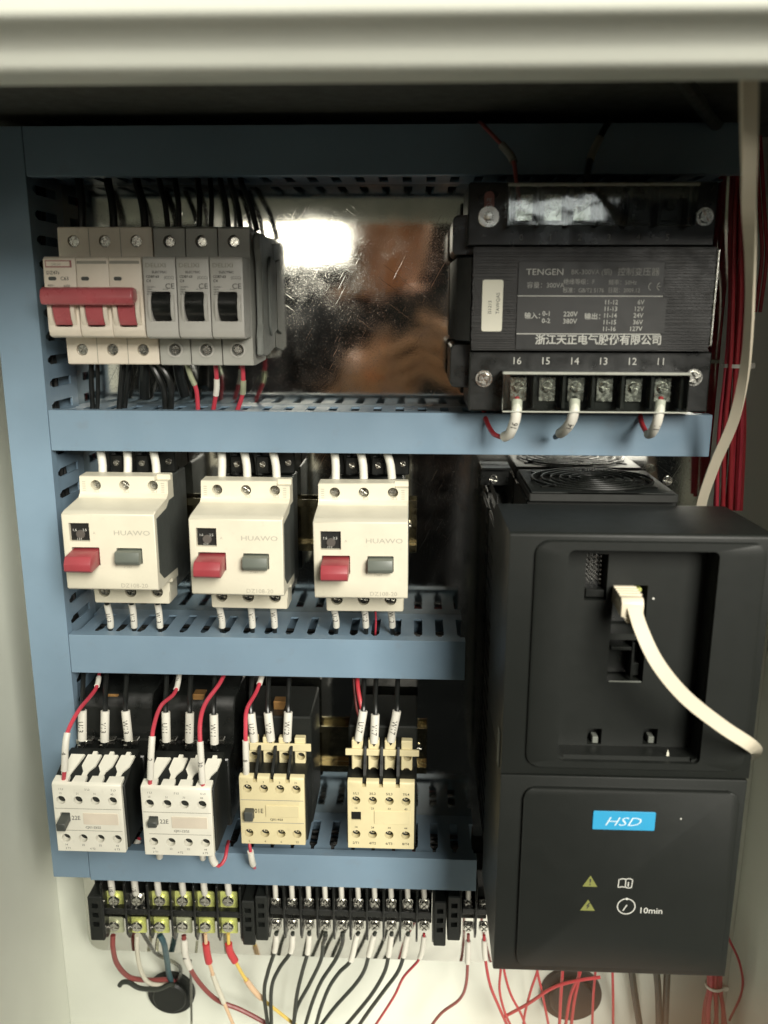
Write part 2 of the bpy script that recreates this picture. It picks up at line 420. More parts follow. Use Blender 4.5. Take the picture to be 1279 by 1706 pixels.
# ================================================================== wiring ducts
PITCH = 13.8
def finger_mesh(kind):
    # T shaped finger in the (along, d) plane, 1.2 thick
    w0, w1 = 4.2, 5.7
    pts = [(-w0, 10), (w0, 10), (w0, 37), (w1, 40), (w1, 46), (-w1, 46), (-w1, 40), (-w0, 37)]
    bm = NB()
    if kind == 'h': prism(bm, pts, -.6, .6, 'xd')
    else:
        A = [bm.verts.new(P((-.6, p[1], p[0]))) for p in pts]; B = [bm.verts.new(P((.6, p[1], p[0]))) for p in pts]
        bm.faces.new(A); bm.faces.new(B[::-1]); n = len(pts)
        for i in range(n): bm.faces.new((A[i], B[i], B[(i+1) % n], A[(i+1) % n]))
    return mesh_of(bm, duct_m, False)
FH, FV = finger_mesh('h'), finger_mesh('v')
def hduct(x0, x1, z0, z1, gap_x, label, sides=(0, 1)):
    t = thing('wiring_duct', ((x0+x1)/2, 0, z0), label, 'cable duct', 'blue grey slotted wiring ducts')
    b = NB(); sec = [(53, z0), (53, z1), (45.5, z1), (45.5, z1-1.3), (51.6, z1-1.3), (51.6, z0+1.3), (45.5, z0+1.3), (45.5, z0)]
    prism(b, sec, x0, x1, 'dz', .25); obj('cover', b, duct_m, t)
    b = NB(); box(b, x0+.3, x1-.3, .1, 1.6, z0+2, z1-2); 
    for k in sides:
        zz = z1-2.6 if k else z0+2.6
        box(b, x0+.3, x1-.3, 1.6, 10.0, zz-.6, zz+.6)
    obj('channel', b, duct_m, t, False)
    n0 = math.ceil((x0+6-gap_x-PITCH/2)/PITCH)
    for k in sides:
        zz = z1-2.6 if k else z0+2.6
        x = gap_x+PITCH/2+n0*PITCH
        while x < x1-6:
            obj('finger', FH, None, t, loc=(x, 0, zz)); x += PITCH
    fill('', t, True, x0, x1, (z0+z1)/2)
    return t
def vduct(x0, x1, z0, z1, label, side=1):
    t = thing('wiring_duct', ((x0+x1)/2, 0, z0), label, 'cable duct', 'blue grey slotted wiring ducts')
    b = NB(); sec = [(x0, 53), (x1, 53), (x1, 45.5), (x1-1.3, 45.5), (x1-1.3, 51.6), (x0+1.3, 51.6), (x0+1.3, 45.5), (x0, 45.5)]
    prism(b, sec, z0, z1, 'xd', .25); obj('cover', b, duct_m, t)
    b = NB(); box(b, x0+2, x1-2, .1, 1.6, z0+.3, z1-.3)
    for xx in (x0+2.6, x1-2.6): box(b, xx-.6, xx+.6, 1.6, 10.0, z0+.3, z1-.3)
    obj('channel', b, duct_m, t, False)
    z = z0+8
    while z < z1-6:
        for xx in (x0+2.6, x1-2.6): obj('finger', FV, None, t, loc=(xx, 0, z))
        z += PITCH
    fill('', t, False, z0, z1, (x0+x1)/2)
    return t
def fill(label_unused, t, horiz, a0, a1, c):
    random.seed(int(abs(a0*7+c)))
    bm = NB()
    for k in range(9):
        dd = 9+3.6*k; oo = random.uniform(-6, 6); pts = []
        n = max(4, int(abs(a1-a0)/28))
        for i in range(n+1):
            s_ = a0+3+(a1-a0-6)*i/n; o_ = max(-7, min(7, oo+random.uniform(-2.5, 2.5))); d_ = dd+random.uniform(-1.5, 1.5)
            pts.append(Vector((s_, d_, c+o_)) if horiz else Vector((c+o_, d_, s_)))
        tube(bm, smooth_path(pts, 14), random.choice((1.3, 1.7, 2.0)), 6)
    tag(obj('wires_inside', bm, w_black, t), kind='stuff')
    bm = NB(); pts = [Vector((a0+3+(a1-a0-6)*i/10, 38+random.uniform(-3, 3), c+4+random.uniform(-3, 2))) if horiz else Vector((c+4+random.uniform(-3, 2), 38+random.uniform(-3, 3), a0+3+(a1-a0-6)*i/10)) for i in range(11)]
    tube(bm, smooth_path(pts, 10), 1.1, 6); obj('red_wire_inside', bm, w_dred, t)
LX0, LX1 = -225, -200
vduct(LX0, LX1, -268, 205.5, 'vertical blue grey wiring duct down the left side of the plate')
ZA, ZB, ZC, ZD, ZE, ZF, ZG = 179.7, 50.0, 25.7, -91.7, -117.4, -245.9, -269.7
hduct(LX1+.4, 196, ZA, 205.5, X(635, 300, 50), 'topmost wiring duct, lying in the shadow under the cabinet lip')
hduct(LX1+.4, X(1184, 725, 53), ZC, ZB, X(664, 682, 50), 'wiring duct running under the breakers and the transformer')
hduct(LX1+.4, X(774.5, 1100, 53), ZE, ZD, X(586, 1055, 50), 'short wiring duct between the motor starters and the contactors')
hduct(LX1+.4, 61.5, ZG, ZF, X(586, 1420, 50), 'lowest wiring duct between the contactors and the terminal strips')

# ================================================================== DIN rails
def rail(x0, x1, zc, label):
    t = thing('din_rail', ((x0+x1)/2, 0, zc-17.5), label, 'din rail', 'mounting rails of the component rows')
    sec = [(7.5, zc+17.5), (7.5, zc+12.6), (1.2, zc+12.6), (1.2, zc-12.6), (7.5, zc-12.6), (7.5, zc-17.5), (6.4, zc-17.5), (6.4, zc-13.7), (.1, zc-13.7), (.1, zc+13.7), (6.4, zc+13.7), (6.4, zc+17.5)]
    b = NB(); prism(b, sec, x0, x1, 'dz', .12); obj('rail_profile', b, rail_m, t)
    for x in (x0+6, x1-6): put(scr_m, 'screw', (x, 1.6, zc), t)
rail(-195, -73, 114, 'zinc mounting rail hidden behind the miniature circuit breakers')
rail(-195, X(694, 870, 7), -30.5, 'yellow zinc rail ending right of the third motor starter')
rail(-195, 28, -193, 'yellow zinc rail behind the row of contactors')

# ================================================================== red three pole breaker
XB, ZB0 = -186.0, 0
t = thing('circuit_breaker', (-159, 0, 76), 'white three pole main breaker with a wide red toggle bar', 'circuit breaker')
x0, x1 = -186.3, -132.2
b = NB()
prism(b, [(8, 77), (40, 76.6), (50, 76.6), (50, 93.5), (50, 136), (50, 153.2), (40, 153.2), (8, 152)], x0, x1, 'dz', .6)
base = obj('housing', b, white_p, t)
cut = NB()
for k in range(3):
    cx = x0+9+18*k
    cyl(cut, cx, 85.0, 3.4, 46, 52, 24); cyl(cut, cx, 145.5, 3.4, 46, 52, 24)
me_old = base.data
bb = bmesh.new(); bb.from_mesh(me_old); bmesh.ops.translate(bb, vec=root_loc(t), verts=bb.verts)
res = boolean(bb, cut); me = finish(res); shade(me); me.transform(Matrix.Translation(-t.location)); me.materials.clear(); me.materials.append(white_p); base.data = me
# front face, one per pole, with toggle slots
xs = [-186.3, -168.1, -150.1]
for k, xx in enumerate(xs):
    b = NB(); prism(b, [(50.05, 93.2), (69, 92.6), (72, 93.6), (73.2, 97), (72.6, 106), (73.2, 118), (73, 134.5), (71.4, 136), (50.05, 136.4)], xx+.12, xx+17.9, 'dz', .45)
    c = NB(); prism(c, rrect(xx+4.0, xx+14.0, 98.6, 117.5, .8, 2), 63, 80, 'xz')
    obj('pole_front', boolean(b, c), white_p, t)
    # raised rounded cheeks on both sides of the toggle
    for s0 in (xx+1.6, xx+14.2):
        b = NB(); arc = [(72.4, 98.5)] + [(72.4+3.8*math.sin(math.pi*q/8), 98.5+18.5*q/8) for q in range(1, 8)] + [(72.4, 117)]
        prism(b, arc, s0, s0+2.3, 'dz', .25); obj('cheek', b, white_p, t)
    b = NB(); prism(b, [(64, 99.6)] + [(64+11.5*math.sin(math.radians(50+60*q/6)), 99.6+17*q/6) for q in range(7)] + [(64, 117.2)], xx+4.3, xx+13.7, 'dz', .2)
    obj('toggle_drum', b, red_p, t)
    b = NB(); prism(b, rrect(xx+2.6, xx+6.9, 123.4, 125.4, .9, 3), 73.05, 73.4, 'xz'); obj('indicator_window', b, dgrey_p, t)
    if k: b = NB(); box(b, xx+.7, xx+17, 73.0, 73.3, 132.2, 133.8); obj('grey_band', b, ink_soft, t)
    else:
        b = NB(); box(b, xx+1.4, xx+16, 73.1, 73.25, 128.6+1.6, 134); 
        o = obj('name_frame', b, pink_tag, t)
        b = NB(); box(b, xx+2.0, xx+15.0, 73.3, 73.4, 130.9, 133.4); obj('name_field', b, white_p, o)
        b = NB(); text_bm(b, 'DELIXI', xx+5, 131.3, 1.3, 73.5); obj('lettering', b, ink_soft, o, False)
        b = NB(); text_bm(b, 'DZ47s', xx+1.8, 126.6, 1.9, 73.45); text_bm(b, 'C63', xx+9.3, 123.5, 2.0, 73.45)
        text_bm(b, '400V~', xx+1.8, 120.3, 1.1, 73.45); text_bm(b, '6000', xx+10.8, 119.9, 1.3, 73.45)
        obj('lettering', b, ink, t, False)
# red bar joining the toggles
b = NB(); prism(b, [(73.5, 113.0), (79.6, 110.2), (82, 110.8), (83, 114.4), (82, 118.6), (79, 120.0), (73.5, 119)], x0+.6, x0+51.4, 'dz', 1.1, 3)
obj('toggle_bar', b, red_p, t)
for k in range(3):
    cx = x0+9+18*k
    put(scr_star, 'terminal_screw', (cx, 47.6, 85.0), t); put(scr_star, 'terminal_screw', (cx, 47.6, 145.5), t)
    if k: b = NB(); box(b, cx-9.15, cx-8.85, 50.02, 50.2, 77, 92.5); box(b, cx-9.15, cx-8.85, 50.02, 50.2, 137, 152.5); obj('pole_seam', b, ink_soft, t, False)

# ================================================================== three single pole breakers
def mini(x):
    t = thing('circuit_breaker', (x, 0, 76), '', 'circuit breaker', 'small grey single pole breakers')
    a, c = x+.15, x+17.85
    b = NB(); prism(b, [(8, 77), (44, 76.2), (50, 76.4), (50, 92), (52, 96), (52, 134), (50, 137), (50, 152.6), (46, 153.6), (8, 152)], a, c, 'dz', .5)
    cut = NB(); cyl(cut, x+9, 85.2, 3.6, 46, 54, 24); cyl(cut, x+9, 145.2, 3.6, 46, 54, 24)
    obj('housing', boolean(b, cut), grey_p, t)
    b = NB(); ring(b, x+9, 85.2, 4.5, 3.55, 49.5, 50.8, 28); obj('screw_collar', b, grey_lab, t)
    b = NB(); prism(b, [(52.05, 92.7), (70, 92.3), (72.6, 93.4), (73, 97), (73, 134.6), (71.6, 136), (52.05, 136.2)], a, c, 'dz', .4)
    cut = NB(); prism(cut, rrect(x+4.0, x+14.6, 101.8, 117.6, .8, 2), 60, 80, 'xz')
    obj('front', boolean(b, cut), grey_lab, t)
    for s0, s1 in ((x+2.3, x+3.9), (x+14.7, x+16.6)):
        b = NB(); arc = [(72.8, 101.2)] + [(72.8+2.6*math.sin(math.pi*q/8), 101.2+15.5*q/8) for q in range(1, 8)] + [(72.8, 116.7)]
        prism(b, arc, s0, s1, 'dz', .25); obj('cheek', b, grey_lab, t)
    b = NB(); prism(b, [(62, 102.3)] + [(62+13.5*math.sin(math.radians(35+85*q/7)), 102.3+14.5*q/7) for q in range(8)] + [(62, 117.0)], x+4.3, x+14.3, 'dz', .3)
    obj('toggle', b, black_p, t)
    b = NB(); text_bm(b, 'DELIXI', x+1.4, 130.4, 2.3, 73.12, wx=1.25, off=.01); obj('brand_lettering', b, ink_soft, t, False)
    b = NB(); text_bm(b, 'ELECTRIC', x+5.0, 127.3, 1.25, 73.12, wx=1.1, off=.015)
    text_bm(b, 'CDB7-63', x+1.7, 124.9, 1.35, 73.12, off=.02); text_bm(b, 'C4', x+1.7, 122.6, 1.5, 73.12, off=.02)
    text_bm(b, 'CE', x+11.8, 119.2, 2.9, 73.12, wx=1.1); text_bm(b, '(CCC)', x+11.4, 124.3, 1.5, 73.12)
    for q, s in enumerate(('230/400V~', '6000A', 'GB10963.1', 'IEC60898')): text_bm(b, s, x+1.7, 120.2-q*1.25-.5, .8, 73.12, off=.01)
    text_bm(b, '6~10', x+10.7, 117.7+.8, .9, 73.12)
    obj('lettering', b, ink, t, False)
    put(scr_x[0], 'terminal_screw', (x+9, 48.0, 85.2), t); put(scr_x[1], 'terminal_screw', (x+9, 47.2, 145.2), t)
    return t
m0 = mini(-131.4)
m0['label'] = 'grey single pole breaker touching the red handled main breaker'
dup(m0, (-131.4+18.35, 0, 76), 'middle one of the three grey single pole breakers')
dup(m0, (-131.4+36.7, 0, 76), 'grey single pole breaker with its bare side facing the open mirror plate')
# clip on end piece right of the breakers
t = thing('end_stop', (-70, 0, 82), 'dark grey clip-on end piece closing the breaker row on its right', 'end stop')
b = NB(); prism(b, [(0.5, 84), (30, 81), (46, 82), (46, 92), (40, 100), (40, 135), (46, 141), (46, 148), (43, 150.5), (30, 150.5), (0.5, 147)], -75.5, -72.0, 'dz', .8); obj('body', b, mat('grey_end_piece', (.23, .24, .22), .5, var=.08, bump=.2), t)
b = NB(); prism(b, [(.5, 95), (18, 92), (24, 98), (24, 132), (18, 139), (.5, 137)], -71.95, -70.4, 'dz', .6); obj('clip_foot', b, MAT['grey_end_piece'], t)

# ================================================================== motor starters
def starter(x, z):
    """x left edge of the face, z top edge of the face"""
    t = thing('motor_starter', (x, 0, z-64), '', 'motor starter', 'cream motor protection starters with red and grey buttons')
    w_ = 53.2
    # rear black base with cream shell
    b = NB(); box(b, x+3, x+w_-3, 8, 50, z-60, z+12, .8); obj('rear_body', b, dgrey_p, t)
    b = NB(); prism(b, [(47, z+15.6), (58, z+15.2), (58, z+4.8), (61, z+2.4), (84, z+.6), (88, z-.8), (88, z-45), (86, z-46.2), (60, z-46.4), (60, z-50), (47, z-50)], x, x+w_, 'dz', .5)
    cut = NB()
    for k in range(3): cyl(cut, x+9.7+17.2*k, z+9.6, 3.1, 50, 60, 28)
    box(cut, x+45.3, x+60, 52, 60, z+12.4, z+20)
    box(cut, x+4.0, x+15.6, 85.6, 90, z-16.8, z-6.0)     # dial window
    prism(cut, rrect(x+4.6, x+20.6, z-31, z-20.2, .5, 2), 84, 90, 'xz')
    prism(cut, rrect(x+30.4, x+45.2, z-29.8, z-20.4, .5, 2), 84, 90, 'xz')
    obj('front_shell', boolean(b, cut), cream, t)
    # lower terminal shelf, set back
    b = NB(); prism(b, rrect(x+3.4, x+w_-2.6, z-64.6, z-49.4, 1, 2), 42, 58, 'xz', .4)
    box(b, x+.6, x+4.6, 34, 56, z-54.5, z-50.1, .3)
    c2 = NB()
    for k in range(3): cyl(c2, x+9.8+16.4*k, z-57.0, 3.6, 50, 62, 28)
    obj('lower_terminal_shelf', boolean(b, c2), cream, t)
    # dark side panels let into the flanks
    for sx0, sx1 in ((x-.35, x), (x+w_, x+w_+.35)):
        b = NB(); prism(b, [(47.2, z-44), (76, z-42), (84, z-36), (84, z-4), (64, z-2.4), (58, z+1), (47.2, z+1)], sx0, sx1, 'dz'); obj('side_panel', b, dgrey_p, t, False)
    b = NB(); prism(b, [(84, z-21), (84, z-30.4), (100, z-31.6), (102.5, z-30), (102.5, z-26.2), (100, z-22.4)], x+5.2, x+20.2, 'dz', .4, 2); obj('red_button', b, red_b, t)
    b = NB(); prism(b, [(84, z-21), (84, z-29.2), (92.5, z-29.2), (94, z-27), (93, z-21.6)], x+30.8, x+44.8, 'dz', .5, 2); obj('grey_button', b, btn_grey, t)
    b = NB(); box(b, x+4.1, x+15.5, 85.0, 85.75, z-16.7, z-6.1)
    dl = obj('dial_window', b, black_r, t)
    b = NB(); cyl(b, x+9.8, z-13.0, 2.6, 85.8, 86.8, 20, .2); obj('dial', b, mat('dial_grey', (.09, .08, .07), .5) if 'dial_grey' not in MAT else MAT['dial_grey'], dl)
    b = NB(); text_bm(b, '1.6', x+5.2, z-11.2, 1.5, 86.2); text_bm(b, '2.5', x+11.0, z-11.2, 1.5, 86.2); text_bm(b, 'I I I', x+7.8, z-16.4, 1.5, 86.95); obj('dial_marks', b, ink_white, dl, False)
    b = NB(); text_bm(b, 'HUAWO', x+29.3, z-12.8, 2.9, 88.12, wx=1.35); text_bm(b, 'DZ108-20', x+31.5, z-44.0, 2.6, 88.12, wx=1.05)
    text_bm(b, 'START', x+34, z-32.2, 1.2, 88.12); text_bm(b, 'A', x+17.6, z-12.4, 1.6, 88.12)
    text_bm(b, '5L3', x+43, z+5.2, 1.8, 58.12); text_bm(b, '3L2', x+26, z+5.2, 1.8, 58.12); text_bm(b, '1L1', x+8, z+5.2, 1.8, 58.12)
    for q in range(5): box(b, x+1.6, x+3.6, 58.05, 58.15, z+6.2+q*1.3, z+6.6+q*1.3); box(b, x+49, x+51, 58.05, 58.15, z+5.6+q*1.3, z+6.0+q*1.3)
    obj('moulded_lettering', b, ink_emb, t, False)
    for k in range(3):
        put(scr_x[k], 'terminal_screw', (x+9.7+17.2*k, 53.5, z+9.6), t)
        put(scr_m, 'terminal_screw', (x+9.8+16.4*k, 56.2, z-57.0), t)
    return t
st = starter(-182.2, -3.6); st['label'] = 'motor starter next to the left duct, above the U13 wires'
d2 = dup(st, (-109.3, 0, -5.5-64), 'motor starter in the middle of its row, between two other starters'); d2.rotation_euler = (0, math.radians(.25), math.radians(-.3))
d3 = dup(st, (-39.2, 0, -6.6-64), 'motor starter beside the bare end of the yellow rail'); d3.rotation_euler = (0, math.radians(-.35), math.radians(.3))
# black auxiliary terminals peeping out above each starter
def aux(x, z, label):
    t = thing('terminal_block', (x, 0, z), label, 'terminal block', 'small black terminals above the motor starters')
    b = NB(); box(b, x, x+46, 1, 30, z, z+14, .8); box(b, x+7, x+15, 30, 36, z+1, z+12, .6); box(b, x+23, x+31, 30, 36, z+1, z+12, .6); obj('body', b, black_p, t)
    for q in (11, 27, 42): put(scr_s, 'screw', (x+q, 36.2 if q < 40 else 30.2, z+7), t)
for sx, lab in ((-178, 'black terminal behind the top of the motor starter nearest the left duct'), (-103, 'black terminal behind the top of the middle motor starter'), (-32, 'black terminal behind the top of the motor starter nearest the rail end')):
    aux(sx, 8.5, lab)

# ================================================================== contactors
def contactor_aux(uL, uR, vT, code, label, toggle_out, wires_u):
    """black contactor with a cream four pole front block"""
    D = 100
    x0, x1 = X(uL, vT, D), X(uR, vT, D); zt = Z(uL, vT, D); zb = zt-45.2; W_ = x1-x0
    t = thing('contactor', ((x0+x1)/2, 0, zb), label, 'contactor', 'contactors in the lower row')
    b = NB(); prism(b, [(6, zb-2), (66, zb-2), (66, zt+.5), (49, zt+2.5), (46, zt+24), (40, zt+32), (6, zt+32)], x0-2.4, x1+3.5, 'dz', 1.0)
    obj('contactor_body', b, black_p, t)
    b = NB(); prism(b, [(66.1, zb+.5), (96, zb+.5), (97.5, zt-1), (80, zt+5), (66.1, zt+6)], x0-1.2, x1+1.4, 'dz', .7); obj('block_body', b, black_m, t)
    b = NB(); prism(b, [(96, zb), (D, zb), (D, zt), (98.6, zt+1.3), (93, zt+2.4), (93, zt-3), (96, zt-3)], x0, x1, 'dz', .25)
    c = NB(); p = W_/4
    for k in range(4):
        cyl(c, x0+p*(k+.46), zt-10.2, 2.7, 92, 104, 24); cyl(c, x0+p*(k+.5)+.6, zb+9.2, 2.7, 92, 104, 24)
    for k in range(3): prism(c, [(x0+p*(k+1)-2.6, 80), (x0+p*(k+1)+2.6, 80), (x0+p*(k+1)+1.2, 98.5), (x0+p*(k+1)-1.2, 98.5)], zt-2.4, zt+5, 'xd')
    prism(c, rrect(x0+3.6, x0+9.6, zt-24.8, zt-18.6, .4, 2), 97, 104, 'xz')
    obj('front_plate', boolean(b, c), pale, t)
    for k in range(4):
        b = NB(); cx = x0+p*(k+.5)+1.6; hw = p*.40
        prof = [(cx-2.2, 0), (cx+.4, 0), (cx+1.4, .28), (cx+hw, .5), (cx+hw+1.2, .95), (cx+hw*.35+1, .95), (cx+hw*.3+1, 1.08), (cx-hw*.3+1, 1.08), (cx-hw*.35+1, .95), (cx-hw+1.2, .95), (cx-hw, .5), (cx-2.0, .28)]
        if k == 0: prof = [(cx-2.2, 0), (cx+.4, 0), (cx+hw+1.2, .95), (cx-hw+1.2, .95), (cx-hw-.5, .2)]
        f0 = [bm_p for bm_p in prof]
        A = [b.verts.new(P((q[0], 94.0-17*q[1], zt+.8+7.4*q[1]))) for q in f0]; B = [b.verts.new(P((q[0], 92.9-17*q[1], zt-.9+7.4*q[1]))) for q in f0]
        b.faces.new(A); b.faces.new(B[::-1])
        for i in range(len(A)): b.faces.new((A[i], B[i], B[(i+1) % len(A)], A[(i+1) % len(A)]))
        obj('terminal_tab', b, pale, t)
        b = NB(); cyl(b, x0+p*(k+.46), zt-10.2, 2.6, 90, 92.6, 20); cyl(b, x0+p*(k+.5)+.6, zb+9.2, 2.6, 90, 92.6, 20); obj('terminal_pocket', b, ivory, t)
    for k in range(4):
        if k < 3:
            put(scr_s, 'screw', (x0+p*(k+.46)+.3, 93.0, zt-10.6), t)
        put(scr_s, 'screw', (x0+p*(k+.5)+.7, 93.0, zb+8.9), t)
    for uu in wires_u:
        q = at(uu, 1238, 60)
        b = NB(); box(b, q[0]-2.0, q[0]+2.0, 52, 63.5, q[2]-2.6, q[2]+.6, .4); box(b, q[0]-5.2, q[0]+5.4, 52, 58, q[2]-2.2, q[2]+1.0, .4); obj('wire_clamp', b, steel, t)
        q = at(uu+2, 1258, 56); b = NB(); cyl(b, q[0], q[2], 4.6, 48, 57.5, 20, .6); obj('terminal_cap', b, black_p, t)
    b = NB(); prism(b, [(98, zt-19.4), (98, zt-24.2), (104, zt-24.2) if not toggle_out else (108, zt-26.4), (104, zt-20.5) if not toggle_out else (108, zt-21.5)], x0+4.0, x0+9.4, 'dz', .4); obj('position_slider', b, dgrey_p, t)
    b = NB(); box(b, x0+.6, x1-.6, D+.02, D+.1, zt-16.0, zt-15.7); box(b, x0+3.5, x1-1, D+.02, D+.1, zb+14.4, zb+14.7); obj('moulded_line', b, ink_soft, t, False)
    b = NB(); prism(b, rrect(x0+W_*.42, x1-3.0, zt-26.2, zt-18.6, .3, 2), D+.05, D+.5, 'xz', .1); obj('label_field', b, mat('pale_label', (.72, .64, .52), .5) if 'pale_label' not in MAT else MAT['pale_label'], t)
    b = NB(); text_bm(b, code, x0+10.4, zt-23.4, 2.9, D+.12, wx=.9); text_bm(b, 'CJX1-22/22', x0+W_*.44, zt-29.0, 1.45, D+.12, off=.01)
    for k, (s, s2, s3) in enumerate((('1 L1', '13', '14'), ('', '21', '22'), ('3 L2', '31', '32'), ('5 L3', '43', '44'))):
        cx = x0+p*(k+.46); text_bm(b, s2, cx, zt-6.2, 1.3, D+.12, 'CENTER'); text_bm(b, s3, cx+.8, zb+4.0, 1.3, D+.12, 'CENTER')
    for k, (s, s2) in enumerate((('1 L1', '2 T1'), ('3 L2', '4 T2'), ('5 L3', '6 T3'))):
        text_bm(b, s, x0+W_*(.10+.38*k)+1.2, zt-3.4, 1.3, D+.12, 'CENTER'); text_bm(b, s2, x0+W_*(.12+.36*k)+1.6, zb+1.6, 1.3, D+.12, 'CENTER')
    obj('lettering', b, ink, t, False)
    return t, x0, x1, zt, zb
contactor_aux(85.5, 200.5, 1307, '22E', 'contactor at the far left with its dark slider pushed out beside 22E', True, (137, 174, 213))
contactor_aux(233.5, 350.5, 1313, '22E', 'contactor under the U11, V11 and W11 wires', False, (277, 315, 357))

def contactor_bar(uL, uR, vT, D, kind, label):
    x0, x1 = X(uL, vT, D), X(uR, vT, D); zt = Z(uL, vT, D); zb = zt-46.5; W_ = x1-x0; p = W_/4
    V_ = lambda v: Z((uL+uR)/2, v, 60)
    t = thing('contactor', ((x0+x1)/2, 0, zb), label, 'contactor', 'contactors in the lower row')
    b = NB(); box(b, x0-1, x1+1.4, 6, 52, zb-3, zt+27, 1.0); box(b, x0-1.0, x1+1.2, 52, D-4, zb+.6, zt-1, .6); obj('contactor_body', b, black_m, t)
    b = NB(); prism(b, [(D-4, zb), (D, zb), (D, zt-.4), (D-1, zt+.6), (D-4, zt+1)], x0, x1, 'dz', .25)
    c = NB()
    zh1, zh2 = zt-7.5, zb+7.8
    if kind == 'relay': zh1, zh2 = zt-12.6, zb+10.0
    for k in range(4):
        cx = x0+p*(k+.5); cyl(c, cx, zh1, 2.8, D-6, D+4, 24); cyl(c, cx, zh2, 2.8, D-6, D+4, 24)
    for k in range(3): box(c, x0+p*(k+1)-1.3, x0+p*(k+1)+1.3, D-8, D+4, zt-3.2, zt+5)
    wx0 = x0+3.2; 
    if kind == 'relay': box(c, x0+2.2, x0+8.4, D-2, D+4, zt-26.5, zt-20.6)
    else: prism(c, rrect(x0+3.0, x0+8.8, zt-28.5, zt-21.2, .4, 2), D-3, D+4, 'xz')
    obj('front_plate', boolean(b, c), ivory, t)
    for k in range(4):
        b = NB(); cx = x0+p*(k+.5)
        cyl(b, cx, zh1, 2.75, D-7, D-5.9, 16); cyl(b, cx, zh2, 2.75, D-7, D-5.9, 16); obj('terminal_pocket', b, black_p, t)
        put(scr_s, 'screw', (cx, D-5.0, zh1), t); put(scr_s, 'screw', (cx, D-5.0, zh2), t)
        # upper terminal tabs
        xa, xb = cx-p*.34, cx+p*.34
        b = NB(); box(b, xa, xb, 55, 60, V_(1283 if kind == 'relay' else 1272), V_(1234 if kind == 'relay' else 1229), .5)
        c = NB(); cyl(c, cx+.6, V_(1261 if kind == 'relay' else 1259), 2.6, 50, 64, 20)
        if kind == 'relay': cyl(c, cx, V_(1284), 2.4, 50, 64, 20)
        tb = obj('terminal_tab', boolean(b, c), ivory, t)
        b = NB(); cyl(b, cx+.6, V_(1261 if kind == 'relay' else 1259), 2.5, 53.5, 55.2, 16); obj('terminal_pocket', b, black_p, tb)
        b = NB(); box(b, xa-.4, xb+.4, 51, 55.5, V_(1300), V_(1276), .4); obj('clamp', b, mat('dull_bronze', (.20, .15, .08), .45, metal=.4) if 'dull_bronze' not in MAT else MAT['dull_bronze'], t)
    for k in range(3):
        xx = x0+p*(k+1); b = NB(); prism(b, [(48, zt-4.5), (D-4.5, zt-4.5), (D-4.5, zt+2), (66, zt+8), (63, V_(1240)), (48, V_(1236))], xx-.9, xx+.9, 'dz', .25); obj('divider', b, black_m, t)
    b = NB()
    if kind == 'relay': box(b, x0-2.2, x1+2.6, 60.05, 62.0, V_(1257), V_(1247), .3)
    else: box(b, x0+3.5, x1+2.2, 60.05, 61.6, V_(1249), V_(1237), .3)
    obj('cross_bar', b, ivory, t)
    if kind == 'relay':
        b = NB(); box(b, x0+2.5, x0+8.1, D-1.9, D-.6, zt-26.2, zt-20.9); obj('position_window', b, black_r, t)
        b = NB(); box(b, x0+W_*.40, x1-2.4, D+.05, D+.6, zt-28.6, zt-19.4, .2); obj('label_field', b, ivory, t)
        b = NB()
        for k in range(4):
            cx = x0+p*(k+.5)
            text_bm(b, ('1/L1', '3/L2', '5/L3', '7/L4')[k], cx, zt-8.4, 1.7, D+.12, 'CENTER', off=.01); text_bm(b, ('2/T1', '4/T2', '6/T3', '8/T4')[k], cx, zb+3.0, 1.7, D+.12, 'CENTER', off=.01)
            text_bm(b, ('13', '23', '33', '43')[k], cx, zt-18.6, 1.4, D+.12, 'CENTER', off=.01); text_bm(b, ('14', '24', '34', '44')[k], cx, zb+14.4, 1.4, D+.12, 'CENTER', off=.01)
        obj('lettering', b, ink, t, False)
    else:
        b = NB(); box(b, x0+3.2, x0+8.6, D-2, D+4.5, zt-28.0, zt-21.6, .4); obj('position_slider', b, dgrey_p, t)
        b = NB(); box(b, x0+.6, x1-.6, D+.02, D+.1, zt-15.6, zt-15.2); box(b, x0+.6, x1-.6, D+.02, D+.1, zb+15.2, zb+15.6); obj('moulded_line', b, ink_soft, t, False)
        b = NB(); box(b, x0+W_*.40, x1-3.5, D+.05, D+.7, zt-26.8, zt-18.8, .2); obj('label_field', b, ivory, t)
        b = NB(); text_bm(b, '01E', x0+9.0, zt-24.4, 3.2, D+.12, wx=.85, off=.01); text_bm(b, 'CJX1-9/22', x0+W_*.46, zt-29.4, 1.4, D+.12, off=.02)
        for k in range(4):
            cx = x0+p*(k+.5); text_bm(b, ('1', '3', '5', '21')[k], cx, zt-3.6, 1.5, D+.12, 'CENTER'); text_bm(b, ('2', '4', '6', '22')[k], cx, zb+1.4, 1.5, D+.12, 'CENTER')
        obj('lettering', b, ink, t, False)
    return t
contactor_bar(397.5, 506, 1295, 80, 'contactor', 'contactor marked 01E below the U12, V12 and W12 wires')
contactor_bar(578.5, 690.5, 1303, 74, 'relay', 'rightmost contactor, marked 1/L1 to 7/L4, with a cream bar across its terminals')

# ================================================================== transformer
t = thing('transformer', (108, 0, 54), 'black control transformer with white print and terminal rows above and below', 'transformer')
b = NB(); box(b, 47.5, 172.5, 6, 79, 87, 141, .6); obj('core', b, core_m, t)
